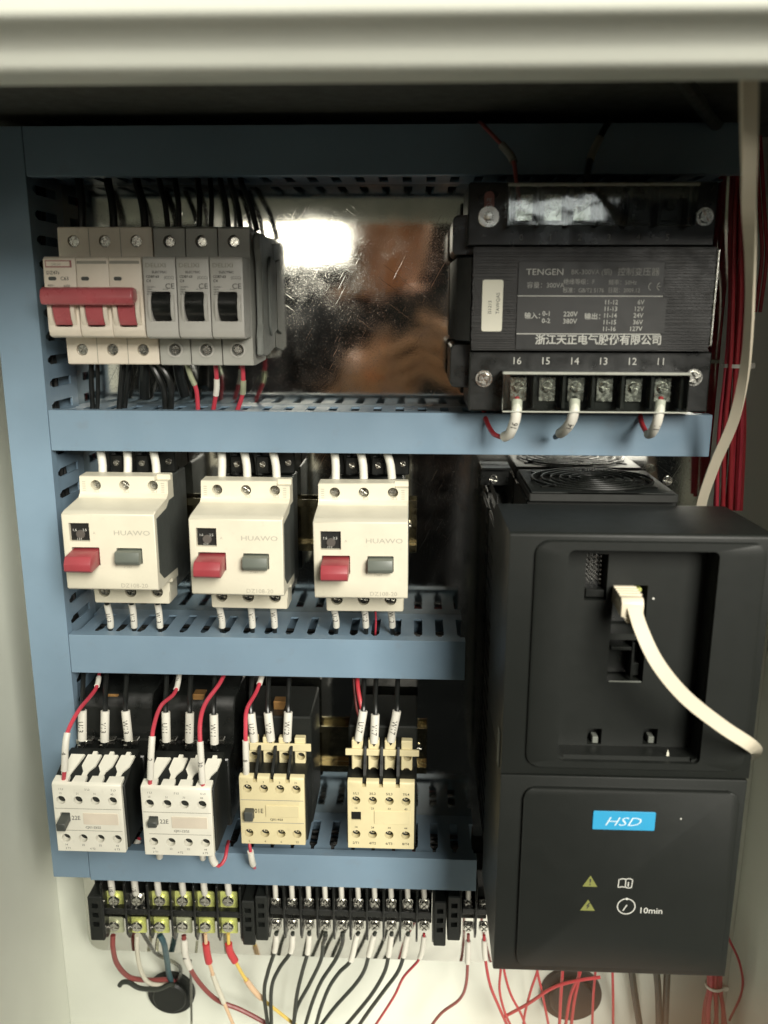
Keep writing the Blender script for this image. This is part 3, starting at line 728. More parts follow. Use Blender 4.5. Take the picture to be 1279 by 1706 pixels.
# laminations, proud and uneven, joined
b = NB(); random.seed(3); z = 87.4
while z < 140.6:
    h = random.choice((.9, 1.3, 1.8)); e = random.uniform(0, .45)
    box(b, 47.3-random.uniform(0, .5), 172.8+random.uniform(0, .6), 78.5, 79.6+e, z, min(z+h-.22, 140.8)); z += h
tag(obj('lamination', b, core_m, t, False), kind='stuff')
b = NB(); prism(b, [(46.8, 6), (46.8, 78), (39, 70), (37.5, 6)], 92, 136, 'xd', .6); obj('frame', b, core_m, t)
b = NB(); prism(b, [(173, 6), (173, 78.5), (175, 77), (176, 6)], 92, 138, 'xd', .4); obj('frame', b, core_m, t)
b = NB(); box(b, 173.6, 174.6, 60, 80.5, 90, 139.5, .25); obj('edge_strip', b, steel, t)
b = NB(); prism(b, rrect(36.5, 60, 137, 158, 3, 3), 20, 64, 'xz', .6); obj('coil_former', b, black_p, t)
b = NB(); prism(b, rrect(36.5, 60, 66, 90, 3, 3), 20, 66, 'xz', .6); obj('coil_former', b, black_p, t)
for top in (1, 0):
    z0_, z1_ = (141.3, 173.2) if top else (54.0, 86.7)
    xa, xb = (44.0, 173.0) if top else (46.8, 177.4)
    b = NB(); box(b, xa, xb, 20, 74, z0_, z1_, .8); tp = obj('terminal_carrier', b, black_p, t)
    wx0, wx1 = (63.5, 158) if top else (64.0, 161.8)
    wz0, wz1 = (150.4, 170.2) if top else (56.0, 76.2)
    # ribs between the terminals
    for k in range(7):
        xx = wx0+2+(wx1-wx0-4)*k/6
        b = NB(); box(b, xx-1.0, xx+1.0, 74.05, 84, wz0+.6, wz1-1, .3); obj('rib', b, black_p, t)
    for k in range(6):
        xx = wx0+2+(wx1-wx0-4)*(k+.5)/6
        b = NB(); zc = (wz0+wz1)/2+1.5; box(b, xx-4.6, xx+4.6, 74.1, 75.6, zc-8, zc+5.2, .3); pr = obj('terminal_plate', b, steel if not (top and k > 2) else black_p, t)
        put(scr_m if not (top and k > 2) else scr_k, 'terminal_screw', (xx, 76.7, zc), t)
    # clear cover, hollow box
    b = NB(); box(b, wx0, wx1, 88.6, 90, wz0, wz1, .25); obj('cover_front', b, clear_m, t)
    b = NB(); box(b, wx0, wx1, 74.1, 88.5, wz1-1.2, wz1, .2); box(b, wx0, wx0+1.1, 74.1, 88.5, wz0, wz1-1.3, .2); box(b, wx1-1.1, wx1, 74.1, 88.5, wz0, wz1-1.3, .2)
    obj('cover_sides', b, clear_m, t)
    b = NB(); box(b, wx0-.4, wx1+.4, 87.8, 90.6, wz1-.9, wz1+.5, .3); 
    if not top: box(b, wx0, wx1, 88.6, 90.4, wz0-.8, wz0-.1, .2)
    obj('cover_edge', b, mat('frosted_edge', (.45, .46, .40), .25) if 'frosted_edge' not in MAT else MAT['frosted_edge'], t)
    b = NB()
    if top:
        for k, s in enumerate('012345'): text_bm(b, s, X(868+48.8*k, 398, 74.2), 144.2, 3.3, 74.2, 'CENTER')
        obj('terminal_number', b, ink_dim, t, False)
    else:
        for k, s in enumerate(('16', '15', '14', '13', '12', '11')): text_bm(b, s, X(860+48*k, 611, 74.2), 79.6, 4.0, 74.2, 'CENTER')
        obj('terminal_number', b, ink_white, t, False)
# mounting screws
q = at(814, 361, 75); put(scr_l, 'mounting_screw', q, t)
b = NB(); cyl(b, q[0], q[2], 5.6, 74.1, 75.2, 28, .2); obj('washer', b, steel, t)
b = NB(); prism(b, rrect(q[0]-2.6, q[0]+2.6, q[2]+3, q[2]+12.5, 2.4, 4), 75.3, 75.9, 'xz'); tg = obj('earth_tag', b, pink_tag, t)
b = NB(); text_bm(b, 'PE', q[0]-1.4, q[2]+7.2, 2.0, 76.0); ring(b, q[0], q[2]+5.2, 1.5, 1.2, 75.95, 76.0, 16); obj('lettering', b, ink_white, tg, False)
b = NB(); cyl(b, q[0], q[2], 2.5, 75, 79.6, 6, .3); obj('nut', b, steel, t)
b = NB(); ring(b, q[0], q[2], 5.2, 3.0, 75.3, 76.4, 28); obj('washer', b, mat('bright_zinc', (.75, .74, .70), .3, metal=.8), t)
b = NB(); cyl(b, q[0], q[2], 1.7, 79.6, 82.5, 14, .3); obj('stud', b, steel, t)
put(scr_l, 'mounting_screw', at(1174, 361, 75), t)
put(scr_l, 'mounting_screw', at(806, 631, 75), t); put(scr_l, 'mounting_screw', at(1156, 629, 75), t)
# name plate
D_ = 80.6
def tz(u, v): return X(u, v, D_), Z(u, v, D_)
xa, za = tz(862, 495); xb, zb_ = tz(1106, 556)
b = NB(); box(b, xa, tz(1108, 438)[0], 80.15, D_-.1, tz(870, 582)[1], tz(870, 436)[1], .1); obj('name_plate', b, mat('black_name_plate', (.014, .015, .014), .42), t)
b = NB(); box(b, xa, xb, D_-.05, D_, zb_, za); np_ = obj('ratings_panel', b, mat('grey_panel_print', (.030, .030, .028), .40), t)
b = NB(); L_ = lambda u0, v0, u1: box(b, tz(u0, v0)[0], tz(u1, v0)[0], D_+.02, D_+.1, tz(u0, v0)[1]-.25, tz(u0, v0)[1]+.25)
L_(862, 493, 1104); L_(860, 556, 1100)
def tt(s, u, v, h, **k): x_, z_ = tz(u, v); text_bm(b, s, x_, z_, h, D_+.12, **k)
tt('TENGEN', 876, 458, 3.3, wx=1.12)
tt('220V', 938, 527, 2.6, off=.01); tt('380V', 937, 539, 2.6, off=.01); tt('0-1', 903, 526, 2.5, off=.01); tt('0-2', 902, 538, 2.5, off=.01)
tt('输入：', 873, 530, 2.6, off=.012); tt('输出：', 973, 531, 2.6, off=.012)
for k, (s, v_) in enumerate((('11-12', '6V'), ('11-13', '12V'), ('11-14', '24V'), ('11-15', '36V'), ('11-16', '127V'))):
    tt(s, 1006-k*.9, 507+k*11.1, 2.4, wx=.95, off=.01); tt(v_, 1073-k*.9, 507+k*11.1, 2.4, m_align='RIGHT', off=.01)
tt('浙江天正电气股份有限公司', 891, 572, 4.0, wx=1.02, off=.022)
obj('lettering', b, ink_white, t, False)
b = NB()
tt('BK-300VA (铜)', 951, 457, 2.5); tt('控制变压器', 1028, 458, 3.2)
tt('容量：300VA', 877, 479, 2.5); tt('绝缘等级：F', 938, 473, 2.3, wx=.95); tt('频率：50Hz', 1013, 474, 2.2, wx=.95); tt('标准：GB/T2 5176', 937, 487, 2.2, wx=.9); tt('日期：2009.12', 1012, 487, 2.2, wx=.9)
x_, z_ = tz(1079, 484)
for cxx in (x_+2.2, x_+6.6):
    pts = []
    for k in range(9):
        a = math.radians(110+140*k/8); pts.append((cxx+2.2*math.cos(a), z_+2.0+2.2*math.sin(a)))
    for k in range(9):
        a = math.radians(250-140*k/8); pts.append((cxx+1.75*math.cos(a), z_+2.0+1.75*math.sin(a)))
    prism(b, pts, D_+.02, D_+.12, 'xz')
box(b, x_+4.6, x_+6.6, D_+.02, D_+.12, z_+1.8, z_+2.2)
obj('lettering', b, ink_dim, t, False)
# pale serial sticker
sx0, sz0 = X(801.5, 552, 80.4), Z(801, 552, 80.4); sx1, sz1 = X(837.5, 552, 80.4), Z(801, 466, 80.4)
b = NB(); prism(b, rrect(sx0, sx1-.6, sz0, sz1, 1.2, 4), 80.2, 80.5, 'xz'); so = obj('serial_sticker', b, sticker_m, t)
b = NB(); text_bm(b, 'IS1213', sx0+5.0, sz0+9, 1.9, 80.6, rot=math.pi/2); text_bm(b, 'TAWQAS', sx0+9.2, sz0+9, 1.9, 80.6, rot=math.pi/2); obj('lettering', b, ink, so, False)

# ================================================================== variable frequency drive
t = thing('frequency_drive', (127, 0, -247), 'big matt black frequency drive with an open keypad bay and HSD badge', 'frequency drive')
vx0, vx1, vz0, vz1, vs = 63.8, 190.5, -246.4, 4.8, -124.6
b = NB(); prism(b, [(vx0+2.5, vz0+6), (vx1-2.5, vz0+6), (vx1-2.5, vz1-24), (168, vz1-24), (168, vz1-3), (82, vz1-3), (82, vz1-24), (vx0+2.5, vz1-24)], 2, 66, 'xz', .8); obj('heat_sink_body', b, black_m, t)
b = NB()
for k in range(22): box(b, vx0+2.0, vx0+2.5, 8, 60, vz0+12+k*11, vz0+17+k*11)
obj('side_vent', b, black_r, t, False)
# upper housing with bay cut out
b = NB(); prism(b, [(66.1, vs+.4), (150, vs+.4), (150, vz1-1.2), (148.6, vz1), (80, vz1-2.2), (72, vz1-4), (66.1, vz1-8)], vx0, vx1, 'dz', .7, 2)
bx0, bx1, bz0, bz1 = 92.6, 163.4, -114.0, -3.4
c = NB(); prism(c, rrect(bx0, bx1, bz0, bz1, 2.5, 3), 137.5, 160, 'xz')
prism(c, [(160, bz0-1.5), (149.5, bz0-1.5), (137.5, bz0+7.5), (137.5, bz0+12), (160, bz0+12)], bx0+3, bx1-3, 'dz')
prism(c, rrect(X(975, 960, 137.5), X(1012, 960, 137.5), Z(990, 1000, 137.5), Z(990, 923, 137.5), .4, 2), 125, 140, 'xz')
prism(c, rrect(X(1020, 1010, 137.5), X(1077, 1010, 137.5), Z(1050, 1056, 137.5), Z(1050, 975, 137.5), .4, 2), 120, 140, 'xz')
prism(c, rrect(X(1013, 1100, 137.5), X(1073, 1100, 137.5), Z(1040, 1136, 137.5), Z(1040, 1066, 137.5), .4, 2), 125, 140, 'xz')
for uu in (990, 1083): prism(c, [(137.9, Z(uu, 1240, 137.5)), (130, Z(uu, 1240, 137.5)), (130, Z(uu, 1214, 137.5)), (137.9, Z(uu, 1214, 137.5))], X(uu-12, 1225, 137.5), X(uu+12, 1225, 137.5), 'dz')
up_ = obj('upper_housing', boolean(b, c), black_m, t)
def frame_bm(outer, inner, d0, d1):
    """ring between two loops with the same number of points"""
    bm = NB(); n = len(outer); R_ = []
    for pts, d in ((outer, d0), (outer, d1-.8), ([(p[0]+(q[0]-p[0])*.08, p[1]+(q[1]-p[1])*.08) for p, q in zip(outer, inner)], d1), (inner, d1), (inner, d0)):
        R_.append([bm.verts.new(P((p[0], d, p[1]))) for p in pts])
    for i in range(len(R_)):
        A, B = R_[i], R_[(i+1) % len(R_)]
        for k in range(n): bm.faces.new((A[k], A[(k+1) % n], B[(k+1) % n], B[k]))
    return bm
obj('bay_bezel', frame_bm(rrect(76.4, 186.2, -119.0, 1.4, 7, 6), rrect(bx0-.4, bx1+.4, bz0-1.2, bz1+.4, 3, 6), 149.8, 152.3), black_m, t)
# lower cover
b = NB(); prism(b, [(66.1, vz0), (146, vz0), (149.2, vz0+1.5), (149.2, vs-.9), (66.1, vs-.9)], vx0+.2, vx1-.3, 'dz', .7, 2); obj('lower_housing', b, black_m, t)
b = NB(); prism(b, rrect(76.2, 186.5, -240.5, -131.4, 6, 6), 149.25, 151.4, 'xz', .8, 2); lc = obj('terminal_cover', b, black_m, t)
b = NB(); box(b, vx0-.9, vx0-.1, 138, 146, vs+1, vs+21, .3); obj('hinge_clip', b, mat('worn_grey', (.16, .17, .15), .4), t)
# sockets inside the bay
def bayrect(u0, v0, u1, v1, d): return X((u0+u1)/2-(u1-u0)/2, (v0+v1)/2, d), X(u1, (v0+v1)/2, d), Z(u0, v1, d), Z(u0, v0, d)
a0, a1, c0, c1 = bayrect(976, 925, 1011, 998, 137.5)
b = NB(); box(b, a0+.3, a1-.3, 125.2, 127, c0+.4, c1-.3); box(b, a0+.6, a1-.6, 127, 136, c0+.5, c0+4.4, .3); ph = obj('pin_header', b, black_p, t)
pin = NB(); box(pin, -.3, .3, 0, 6.5, -.3, .3); pinm = mesh_of(pin, steel, False)
for i in range(3):
    for j in range(7): obj('pin', pinm, None, ph, loc=(a0+2.6+i*2.6, 127, c0+7.0+j*2.4))
a0, a1, c0, c1 = bayrect(1021, 977, 1076, 1055, 137.5)
b = NB(); prism(b, rrect(a0+.4, a1-.4, c0+1, c1-.5, .5, 2), 120.3, 122, 'xz'); obj('network_socket', b, black_p, t)
b = NB(); box(b, a0+3, a1-2.5, 128, 136, c1-3.2, c1-1.2, .3); obj('gold_contact', b, brass, t)
a0, a1, c0, c1 = bayrect(1014, 1068, 1072, 1134, 137.5)
b = NB(); box(b, a0+.4, a1-.4, 125.2, 127, c0+.4, c1-.4); box(b, a0+.8, a0+11.5, 127, 136.6, c1-5.4, c1-3.6, .3); box(b, a0+11.5, a0+12.8, 127, 137, c0+.8, c1-1, .2); box(b, a0+13, a1-.8, 127, 133, c0+1, c0+8, .4); obj('option_socket', b, black_p, t)
b = NB(); box(b, a0+.4, a1-.6, 137.6, 138.4, c0-.5, c0+.3, .2); obj('socket_lip', b, MAT['worn_grey'], t)
for uu in (990, 1083):
    x_, z_ = X(uu, 1232, 136), Z(uu, 1236, 136)
    b = NB(); box(b, x_-1.2, x_+1.8, 131, 136.5, z_-.5, z_+3.2, .3); obj('latch_catch', b, MAT['worn_grey'], t)
b = NB(); x_, z_ = X(1068, 998, 137.6), Z(1068, 998, 137.6); 
b = NB(); cyl(b, X(1088, 997, 137.6), Z(1088, 997, 137.6), .55, 137.5, 138, 10); cyl(b, X(1134, 1364, 151.5), Z(1134, 1364, 151.5), .45, 151.4, 151.7, 10); obj('paint_speck', b, ink_white, t, False)
b = NB(); x_, z_ = X(1111, 1252, 145), Z(1111, 1252, 145); prism(b, [(x_-.6, z_-1.8), (x_+.9, z_-2.3), (x_+.4, z_+.4), (x_-.1, z_+2.0), (x_-.5, z_+.2)], 146.0, 146.6, 'xz'); obj('paint_speck', b, sticker_m, t, False)
# badge and printed symbols
Dc = 151.5
bx_0, bz_1 = X(988, 1350, Dc), Z(988, 1350, Dc); bx_1, bz_0 = X(1091, 1366, Dc), Z(1040, 1382, Dc)
b = NB(); prism(b, rrect(bx_0, bx_1, bz_0, bz_1, .6, 3), Dc, Dc+.7, 'xz', .2); bd = obj('badge', b, blue_l, t)
b = NB(); text_bm(b, 'HSD', (bx_0+bx_1)/2-1.0, bz_0+2.7, 5.2, Dc+.8, 'CENTER', shear=.35, wx=1.35, off=-.008); obj('lettering', b, mat('pale_blue_print', (.62, .74, .80), .5), bd, False)
for (uu, vv), sym in (((983, 1468), '!'), ((979, 1508), 'z')):
    x_, z_ = X(uu, vv, Dc), Z(uu, vv, Dc)
    b = NB(); prism(b, [(x_-3.9, z_-3.3), (x_+3.9, z_-3.3), (x_, z_+3.5)], Dc, Dc+.1, 'xz'); wt = obj('warning_triangle', b, warn_y, t, False)
    b = NB()
    if sym == '!': prism(b, [(x_-.45, z_+1.4), (x_+.45, z_+1.4), (x_+.22, z_-1.1), (x_-.22, z_-1.1)], Dc+.11, Dc+.16, 'xz'); cyl(b, x_, z_-2.1, .42, Dc+.11, Dc+.16, 10)
    else: prism(b, [(x_+.7, z_+1.7), (x_-1.0, z_-.6), (x_-.1, z_-.5), (x_-.7, z_-2.6), (x_+1.1, z_-.1), (x_+.2, z_-.1), (x_+1.3, z_+1.5)], Dc+.11, Dc+.16, 'xz')
    obj('symbol', b, ink, wt, False)
x_, z_ = X(1042, 1471, Dc), Z(1042, 1471, Dc)
b = NB()
for (p0, p1) in (((-3.6, 2.0), (-3.8, -2.8)), ((0, 2.3), (0, -2.6)), ((3.6, 2.0), (3.2, -2.8)), ((-3.6, 2.0), (-1.6, 2.6)), ((-1.6, 2.6), (0, 2.3)), ((0, 2.3), (1.8, 2.8)), ((1.8, 2.8), (3.6, 2.0)), ((-3.8, -2.8), (-1.8, -2.3)), ((-1.8, -2.3), (0, -2.6)), ((0, -2.6), (1.6, -3.0)), ((1.6, -3.0), (3.2, -2.8))):
    v0, v1 = Vector(p0), Vector(p1); n_ = (v1-v0).normalized(); m_ = Vector((-n_.y, n_.x))*.24
    prism(b, [(x_+q.x, z_+q.y) for q in (v0+m_, v0-m_, v1-m_, v1+m_)], Dc, Dc+.1, 'xz')
text_bm(b, 'i', x_+1.0, z_-2.0, 3.0, Dc+.11, off=.03); obj('manual_symbol', b, ink_white, t, False)
x_, z_ = X(1043, 1510, Dc), Z(1043, 1510, Dc)
b = NB(); ring(b, x_, z_, 4.9, 4.4, Dc, Dc+.1, 32); cyl(b, x_, z_+4.7, .7, Dc+.11, Dc+.2, 10)
prism(b, [(x_+.6, z_+.9), (x_+.0, z_+.9), (x_-1.9, z_-2.7), (x_-1.3, z_-2.7)], Dc, Dc+.1, 'xz'); obj('clock_symbol', b, ink_white, t, False)
b = NB(); text_bm(b, '10min', X(1063, 1521, Dc), Z(1063, 1521, Dc), 3.7, Dc+.1, wx=1.02, off=.004); obj('lettering', b, ink_white, t, False)
# fan on top and mounting ear
b = NB(); box(b, 83, 167, 4, 71, vz1-2.9, vz1+2.2, .6); obj('fan_housing', b, mat('rough_black', (.013, .014, .012), .7), t)
fx, fd, fz = 124.5, 38.5, vz1+5
b = NB()
for rr in (32, 27, 22, 17, 12, 7):
    n = 40; tube(b, [Vector((fx+rr*1.12*math.cos(2*math.pi*k/n), fd+rr*math.sin(2*math.pi*k/n), fz-.02*rr)) for k in range(n+1)], .75, 6, False)
for a in (35, 145, 215, 325):
    a = math.radians(a); tube(b, [Vector((fx, fd, fz-.8)), Vector((fx+41*math.cos(a), fd+38*math.sin(a), fz-1.6))], .8, 6)
obj('fan_guard', b, black_p, t)
fr = NB(); box(fr, 84, 165, 5, 72, vz1+2.3, vz1+3.2, .2)
c = NB()
A_ = circ(fx, fd, 33.5, 36); prism(c, [(p[0], p[1]) for p in A_], vz1+1, vz1+5, 'xd')
obj('fan_frame', boolean(fr, c), black_m, t)
for k in range(7):
    a = 2*math.pi*k/7; b = NB()
    pts = []
    for q, r_ in enumerate((9, 20, 30)): pts.append((fx+r_*math.cos(a+.10*q), fd+r_*math.sin(a+.10*q)))
    for q, r_ in reversed(list(enumerate((9, 20, 30)))): pts.append((fx+r_*math.cos(a+.55+.10*q), fd+r_*math.sin(a+.55+.10*q)))
    prism(b, pts, vz1+2.3, vz1+2.6, 'xd'); obj('fan_blade', b, dgrey_p, t, False)
e0 = at(799, 775, 3); 
b = NB(); box(b, X(800, 800, 4), X(848, 800, 4), .2, 3.4, vz1-8, Z(820, 776, 4), .4); box(b, X(800, 800, 4), X(848, 800, 4), 3.4, 12, Z(820, 776, 4)-1.4, Z(820, 776, 4), .3); ear = obj('mounting_ear', b, MAT['worn_grey'] if False else black_p, t)
put(scr_m, 'mounting_screw', at(822, 799, 4), t); put(scr_m, 'mounting_screw', at(1112, 801, 20), t)

# ================================================================== bottom terminal strips
def strip(name_label, us, vt_, vb_, uL, uR, washer_mat, pitch_mm, ends, group='terminal strips along the bottom of the plate'):
    D = 34
    zt, zb = Z(us[0], 1478, D)+4, Z(us[0], 1562, D)
    t = thing('terminal_strip', ((X(uL, 1520, D)+X(uR, 1520, D))/2, 0, zb), name_label, 'terminal strip', group)
    xL, xR = X(uL, 1520, D), X(uR, 1520, D)
    b = NB(); box(b, xL+.5, xR-.5, 1, 20, zb+4, zt, .6); obj('base', b, black_p, t)
    zm = Z(us[0], 1524, D)
    b = NB(); box(b, xL+.8, xR-.8, 20.1, 31, zm-2.4, zm+2.6, .5); obj('spine', b, black_p, t)
    xs_ = [X(u, 1520, D) for u in us]
    hw = (xs_[1]-xs_[0])/2 if len(xs_) > 1 else pitch_mm/2
    for k in range(len(xs_)+1):
        xx = xs_[0]-hw+2*hw*k
        if xx < xL-1 or xx > xR+1: continue
        b = NB(); prism(b, [(20, zb-1.5), (30, zb-3.5), (34, zb+3), (34, zt-2), (30, zt), (20, zt)], xx-.75, xx+.75, 'dz', .3); obj('divider', b, black_p, t)
    for k, u in enumerate(us):
        for row, v in enumerate((vt_, vb_)):
            q = at(u, v+ (k*.2), 27)
            wm = washer_mat[row*len(us)+k]
            b = NB(); s = hw*.80 if wm is not steel else hw*.66
            prism(b, rrect(q[0]-s, q[0]+s, q[2]-s*.98, q[2]+s*.98, 1.2, 3), 24.6, 26.0, 'xz', .25)
            wo = obj('square_washer', b, wm, t)
            if wm is not steel:
                b = NB(); ring(b, q[0], q[2], hw*.60, hw*.42, 26.0, 26.6, 24); obj('collar', b, wm, wo)
            put((scr_w if hw > 6.5 else scr_n), 'clamp_screw', (q[0], 27, q[2]), t)
    for (ua, ub) in ends:
        xa, xb = X(ua, 1520, D), X(ub, 1520, D)
        b = NB(); box(b, xa+.3, xb-.3, 1, 35, zb-2.5, zm+15, .8)
        c = NB(); cx = (xa+xb)/2
        for q in range(3): box(c, cx-2.2, cx+2.2, 31, 38, zm+6-q*7.6-.4, zm+9.6-q*7.6)
        obj('end_block', boolean(b, c), black_m, t)
    return t
Y_, G_, O_ = brass, mat('grey_green_zinc', (.46, .48, .32), .38, metal=.35, var=.2, vscale=150), steel
strip('terminal strip with six wide ways and greenish yellow washers, lower left', [190, 228, 266, 304, 342, 380], 1500, 1543, 146, 402, [Y_, steel, Y_, Y_, Y_, Y_, G_, Y_, Y_, G_, Y_, Y_], 14, [(147, 172), (402, 424)])
us10 = [459+27.5*k for k in range(10)]
strip('terminal strip with ten narrow ways feeding the row of black wires', us10, 1506, 1542, 446, 721, [steel]*20, 10.6, [(424.5, 446), (722, 744)])
strip('short terminal strip half hidden by the black drive', [780, 806], 1508, 1545, 768, 815, [steel]*4, 10.6, [(745, 768)])

# ================================================================== wires
def wire(name, label, cat, pts, r, m, sleeves=(), group=None, n=9, step=2.5):
    """pts: (u, v, d) photo points at their own depths; sleeves: (t0, t1, text, material)"""
    path = smooth_path([at(*p) for p in pts], step)
    bm = NB(); tube(bm, path, r, n)
    o = obj(name, bm, m); 
    base = P(path[-1]); o.data.transform(Matrix.Translation(-base)); o.location = base
    tag(o, label, cat, group)
    L = [0]
    for a, b_ in zip(path, path[1:]): L.append(L[-1]+(b_-a).length)
    def pos(t_):
        s = t_*L[-1]
        for i in range(len(L)-1):
            if L[i+1] >= s: 
                k = (s-L[i])/max(1e-6, L[i+1]-L[i]); return path[i].lerp(path[i+1], k)
        return path[-1]
    for (t0, t1, s, sm, rs) in sleeves:
        pp = [pos(t0+(t1-t0)*k/5) for k in range(6)]
        bm = NB(); tube(bm, pp, rs, 12)
        so_ = obj('marker_sleeve', bm, sm, o)
        if s:
            bm = NB(); c_ = (pp[2]+pp[3])/2; T = pp[-1]-pp[0]
            wrap_text(bm, s, c_, T, rs, min(3.3, rs*1.3)); obj('lettering', bm, ink, so_, False)
    return o
SL = sleeve_m
# --- into the top of the breakers
gT = 'black wires into the breaker tops'
for i, (u1, u0, r, lab) in enumerate(((136, 132, 2.4, 'thick black wire entering the leftmost pole of the red handled breaker'), (190, 180, 2.4, 'thick black wire entering the middle pole of the red handled breaker'), (243, 228, 2.4, 'thick black wire entering the rightmost pole of the red handled breaker'),
        (280, 266, 1.7, 'black wire bending left into the first grey breaker'), (298, 292, 1.7, 'straight black wire into the first grey breaker'), (331, 330, 1.7, 'left black wire into the middle grey breaker'), (351, 350, 1.5, 'right black wire into the middle grey breaker'),
        (381, 368, 1.6, 'leftmost of three black wires leaning into the last grey breaker'), (402, 384, 1.6, 'middle of three black wires leaning into the last grey breaker'), (428, 402, 1.7, 'outermost black wire curving over the last grey breaker against the bright reflection'))):
    wire('wire', lab, 'wire', [(u0-2, 285, 24), (u0, 305, 30), ((u0+u1)/2+2, 340, 34), (u1, 384, 36)], r, w_black, group=gT)
# --- out of the bottom of the breakers
gB = 'wires out of the breaker bottoms'
for (pts, r, m, lab, sl) in (
    ([(152, 606, 36), (152, 640, 34), (155, 690, 30)], 1.6, w_black, 'left one of two straight black wires under the first pole of the main breaker', ()),
    ([(162, 606, 36), (163, 640, 34), (162, 690, 30)], 1.3, w_black, 'right one of two straight black wires under the first pole of the main breaker', ()),
    ([(205, 606, 36), (202, 640, 34), (198, 690, 30)], 1.9, w_black, 'black wire under the second pole of the main breaker', ()),
    ([(216, 606, 30), (212, 640, 28), (206, 690, 24)], 1.6, w_black, 'thinner black wire close behind the one under the second pole', ()),
    ([(242, 606, 34), (240, 640, 30), (241, 662, 26)], 3.2, w_black, 'thick short black wire under the third pole of the main breaker', ()),
    ([(252, 606, 38), (264, 628, 38), (273, 650, 36), (276, 690, 32)], 1.9, w_black, 'black wire swinging right out of the third pole of the main breaker', ()),
    ([(264, 606, 38), (279, 626, 38), (285, 650, 36), (284, 690, 32)], 1.9, w_black, 'black wire swinging right alongside its twin below the grey breakers', ()),
    ([(296, 606, 34), (300, 630, 30), (308, 658, 24)], 3.2, w_black, 'thick black wire below the first grey breaker', ()),
    ([(311, 606, 38), (318, 628, 36), (327, 650, 34), (330, 690, 30)], 1.4, w_red, 'leftmost red wire under the grey breakers with a dull end sleeve', ((.0, .42, '', G_, 1.7),)),
    ([(359, 606, 38), (361, 640, 36), (359, 660, 34), (354, 690, 30)], 1.4, w_red, 'red wire under the middle grey breaker with a bright white sleeve', ((.28, .6, '', SL, 1.8),)),
    ([(404, 606, 38), (405, 640, 36), (403, 660, 34), (393, 690, 30)], 1.4, w_red, 'red wire bending left under the last grey breaker with a dim sleeve', ((.30, .56, '', G_, 1.8),))):
    wire('wire', lab, 'wire', pts, r, m, sl, gB)
# --- above the motor starters
gS = 'white sleeved wires above the motor starters'
pos_n = ('left', 'middle', 'right')
for k, trio in enumerate((((168, 171), (212, 212), (256, 261)), ((369, 369), (407, 412), (455, 461)), ((557, 559), (601, 606), (645, 653)))):
    stn = ('starter nearest the left duct', 'middle starter', 'starter nearest the rail end')[k]
    for j, (u0, u1) in enumerate(trio):
        wire('wire', 'white sleeved wire into the %s terminal of the %s' % (pos_n[j], stn), 'wire', [(u0-1, 742, 38), (u0, 756, 42), ((u0+u1)/2+1, 772, 45), (u1, 800, 46)], 1.9, w_black, ((.08, .96, '', SL, 2.5),), gS)
        if j < 2: wire('wire', 'black wire between sleeves behind the %s, %s gap' % (stn, pos_n[j*2]), 'wire', [(u0+20, 742, 30), (u0+22, 760, 32), (u0+25, 776, 33), (u0+25, 790, 33)], 3.0, w_black, (), 'black wires behind the motor starters')
# --- below the motor starters
gU = 'numbered sleeves below the motor starters'
for k, (us3, name3) in enumerate((((180, 221, 264), ('U13', 'V13', 'W13')), ((366, 418, 455), ('U11', 'V11', 'W11')), ((556, 607, 651), ('U12', 'V12', 'W12')))):
    stn = ('starter nearest the left duct', 'middle starter', 'starter nearest the rail end')[k]
    for j, u in enumerate(us3):
        wire('wire', 'wire with %s sleeve hanging from the %s' % (name3[j], stn), 'wire', [(u-4, 998, 44), (u, 1015, 43), (u+2+(j == 0)*2, 1036, 42), (u+3, 1062, 36)], 1.5, w_black, ((.12, .66, name3[j], SL, 2.15),), gU)
wire('wire', 'thin red wire standing behind the starter nearest the rail end', 'wire', [(624, 1008, 30), (626, 1030, 30), (625, 1062, 28)], .7, w_red)
# --- above the contactors
gC = 'numbered black wires into the contactor tops'
for (u0, u1, v0, v1, s, d, cn) in ((137, 137, 1183, 1232, 'U13', 62, 'contactor at the far left'), (175, 174, 1184, 1234, 'V13', 62, 'contactor at the far left'), (209, 214, 1184, 1232, 'W13', 62, 'contactor at the far left'),
        (276, 277, 1186, 1234, 'U11', 62, 'second contactor'), (316, 315, 1187, 1235, 'V11', 62, 'second contactor'), (356, 357, 1190, 1238, 'W11', 62, 'second contactor'),
        (418, 423, 1188, 1234, 'U12', 58, '01E contactor'), (446, 451, 1187, 1233, 'V12', 58, '01E contactor'), (480, 478, 1186, 1233, 'W12', 58, '01E contactor'),
        (605, 597, 1184, 1232, 'U17', 58, 'rightmost contactor'), (625, 623, 1190, 1236, 'V17', 58, 'rightmost contactor'), (661, 651, 1184, 1234, 'W17', 58, 'rightmost contactor')):
    T = [(u0+2, 1112, d-24), (u0+1, 1140, d-14), (u0, 1165, d-6), (u0, v0, d), (u1, v1, d+1), (u1, v1+14, d-2)]
    path = smooth_path([at(*p) for p in T], 2.5); L = [0]
    for a, b_ in zip(path, path[1:]): L.append(L[-1]+(b_-a).length)
    def frac(v):
        zt_ = None
        best = min(range(len(path)), key=lambda i: abs((Vector((path[i].x-CX, -path[i].y-CY, path[i].z-CZ)).dot(-up))/(Vector((path[i].x-CX, -path[i].y-CY, path[i].z-CZ)).dot(fw))*F_PX+853-v))
        return L[best]/L[-1]
    wire('wire', 'black wire with %s sleeve above the %s' % (s, cn), 'wire', T, 1.6, w_black, ((frac(v0), frac(v1), s, SL, 2.75),), gC)
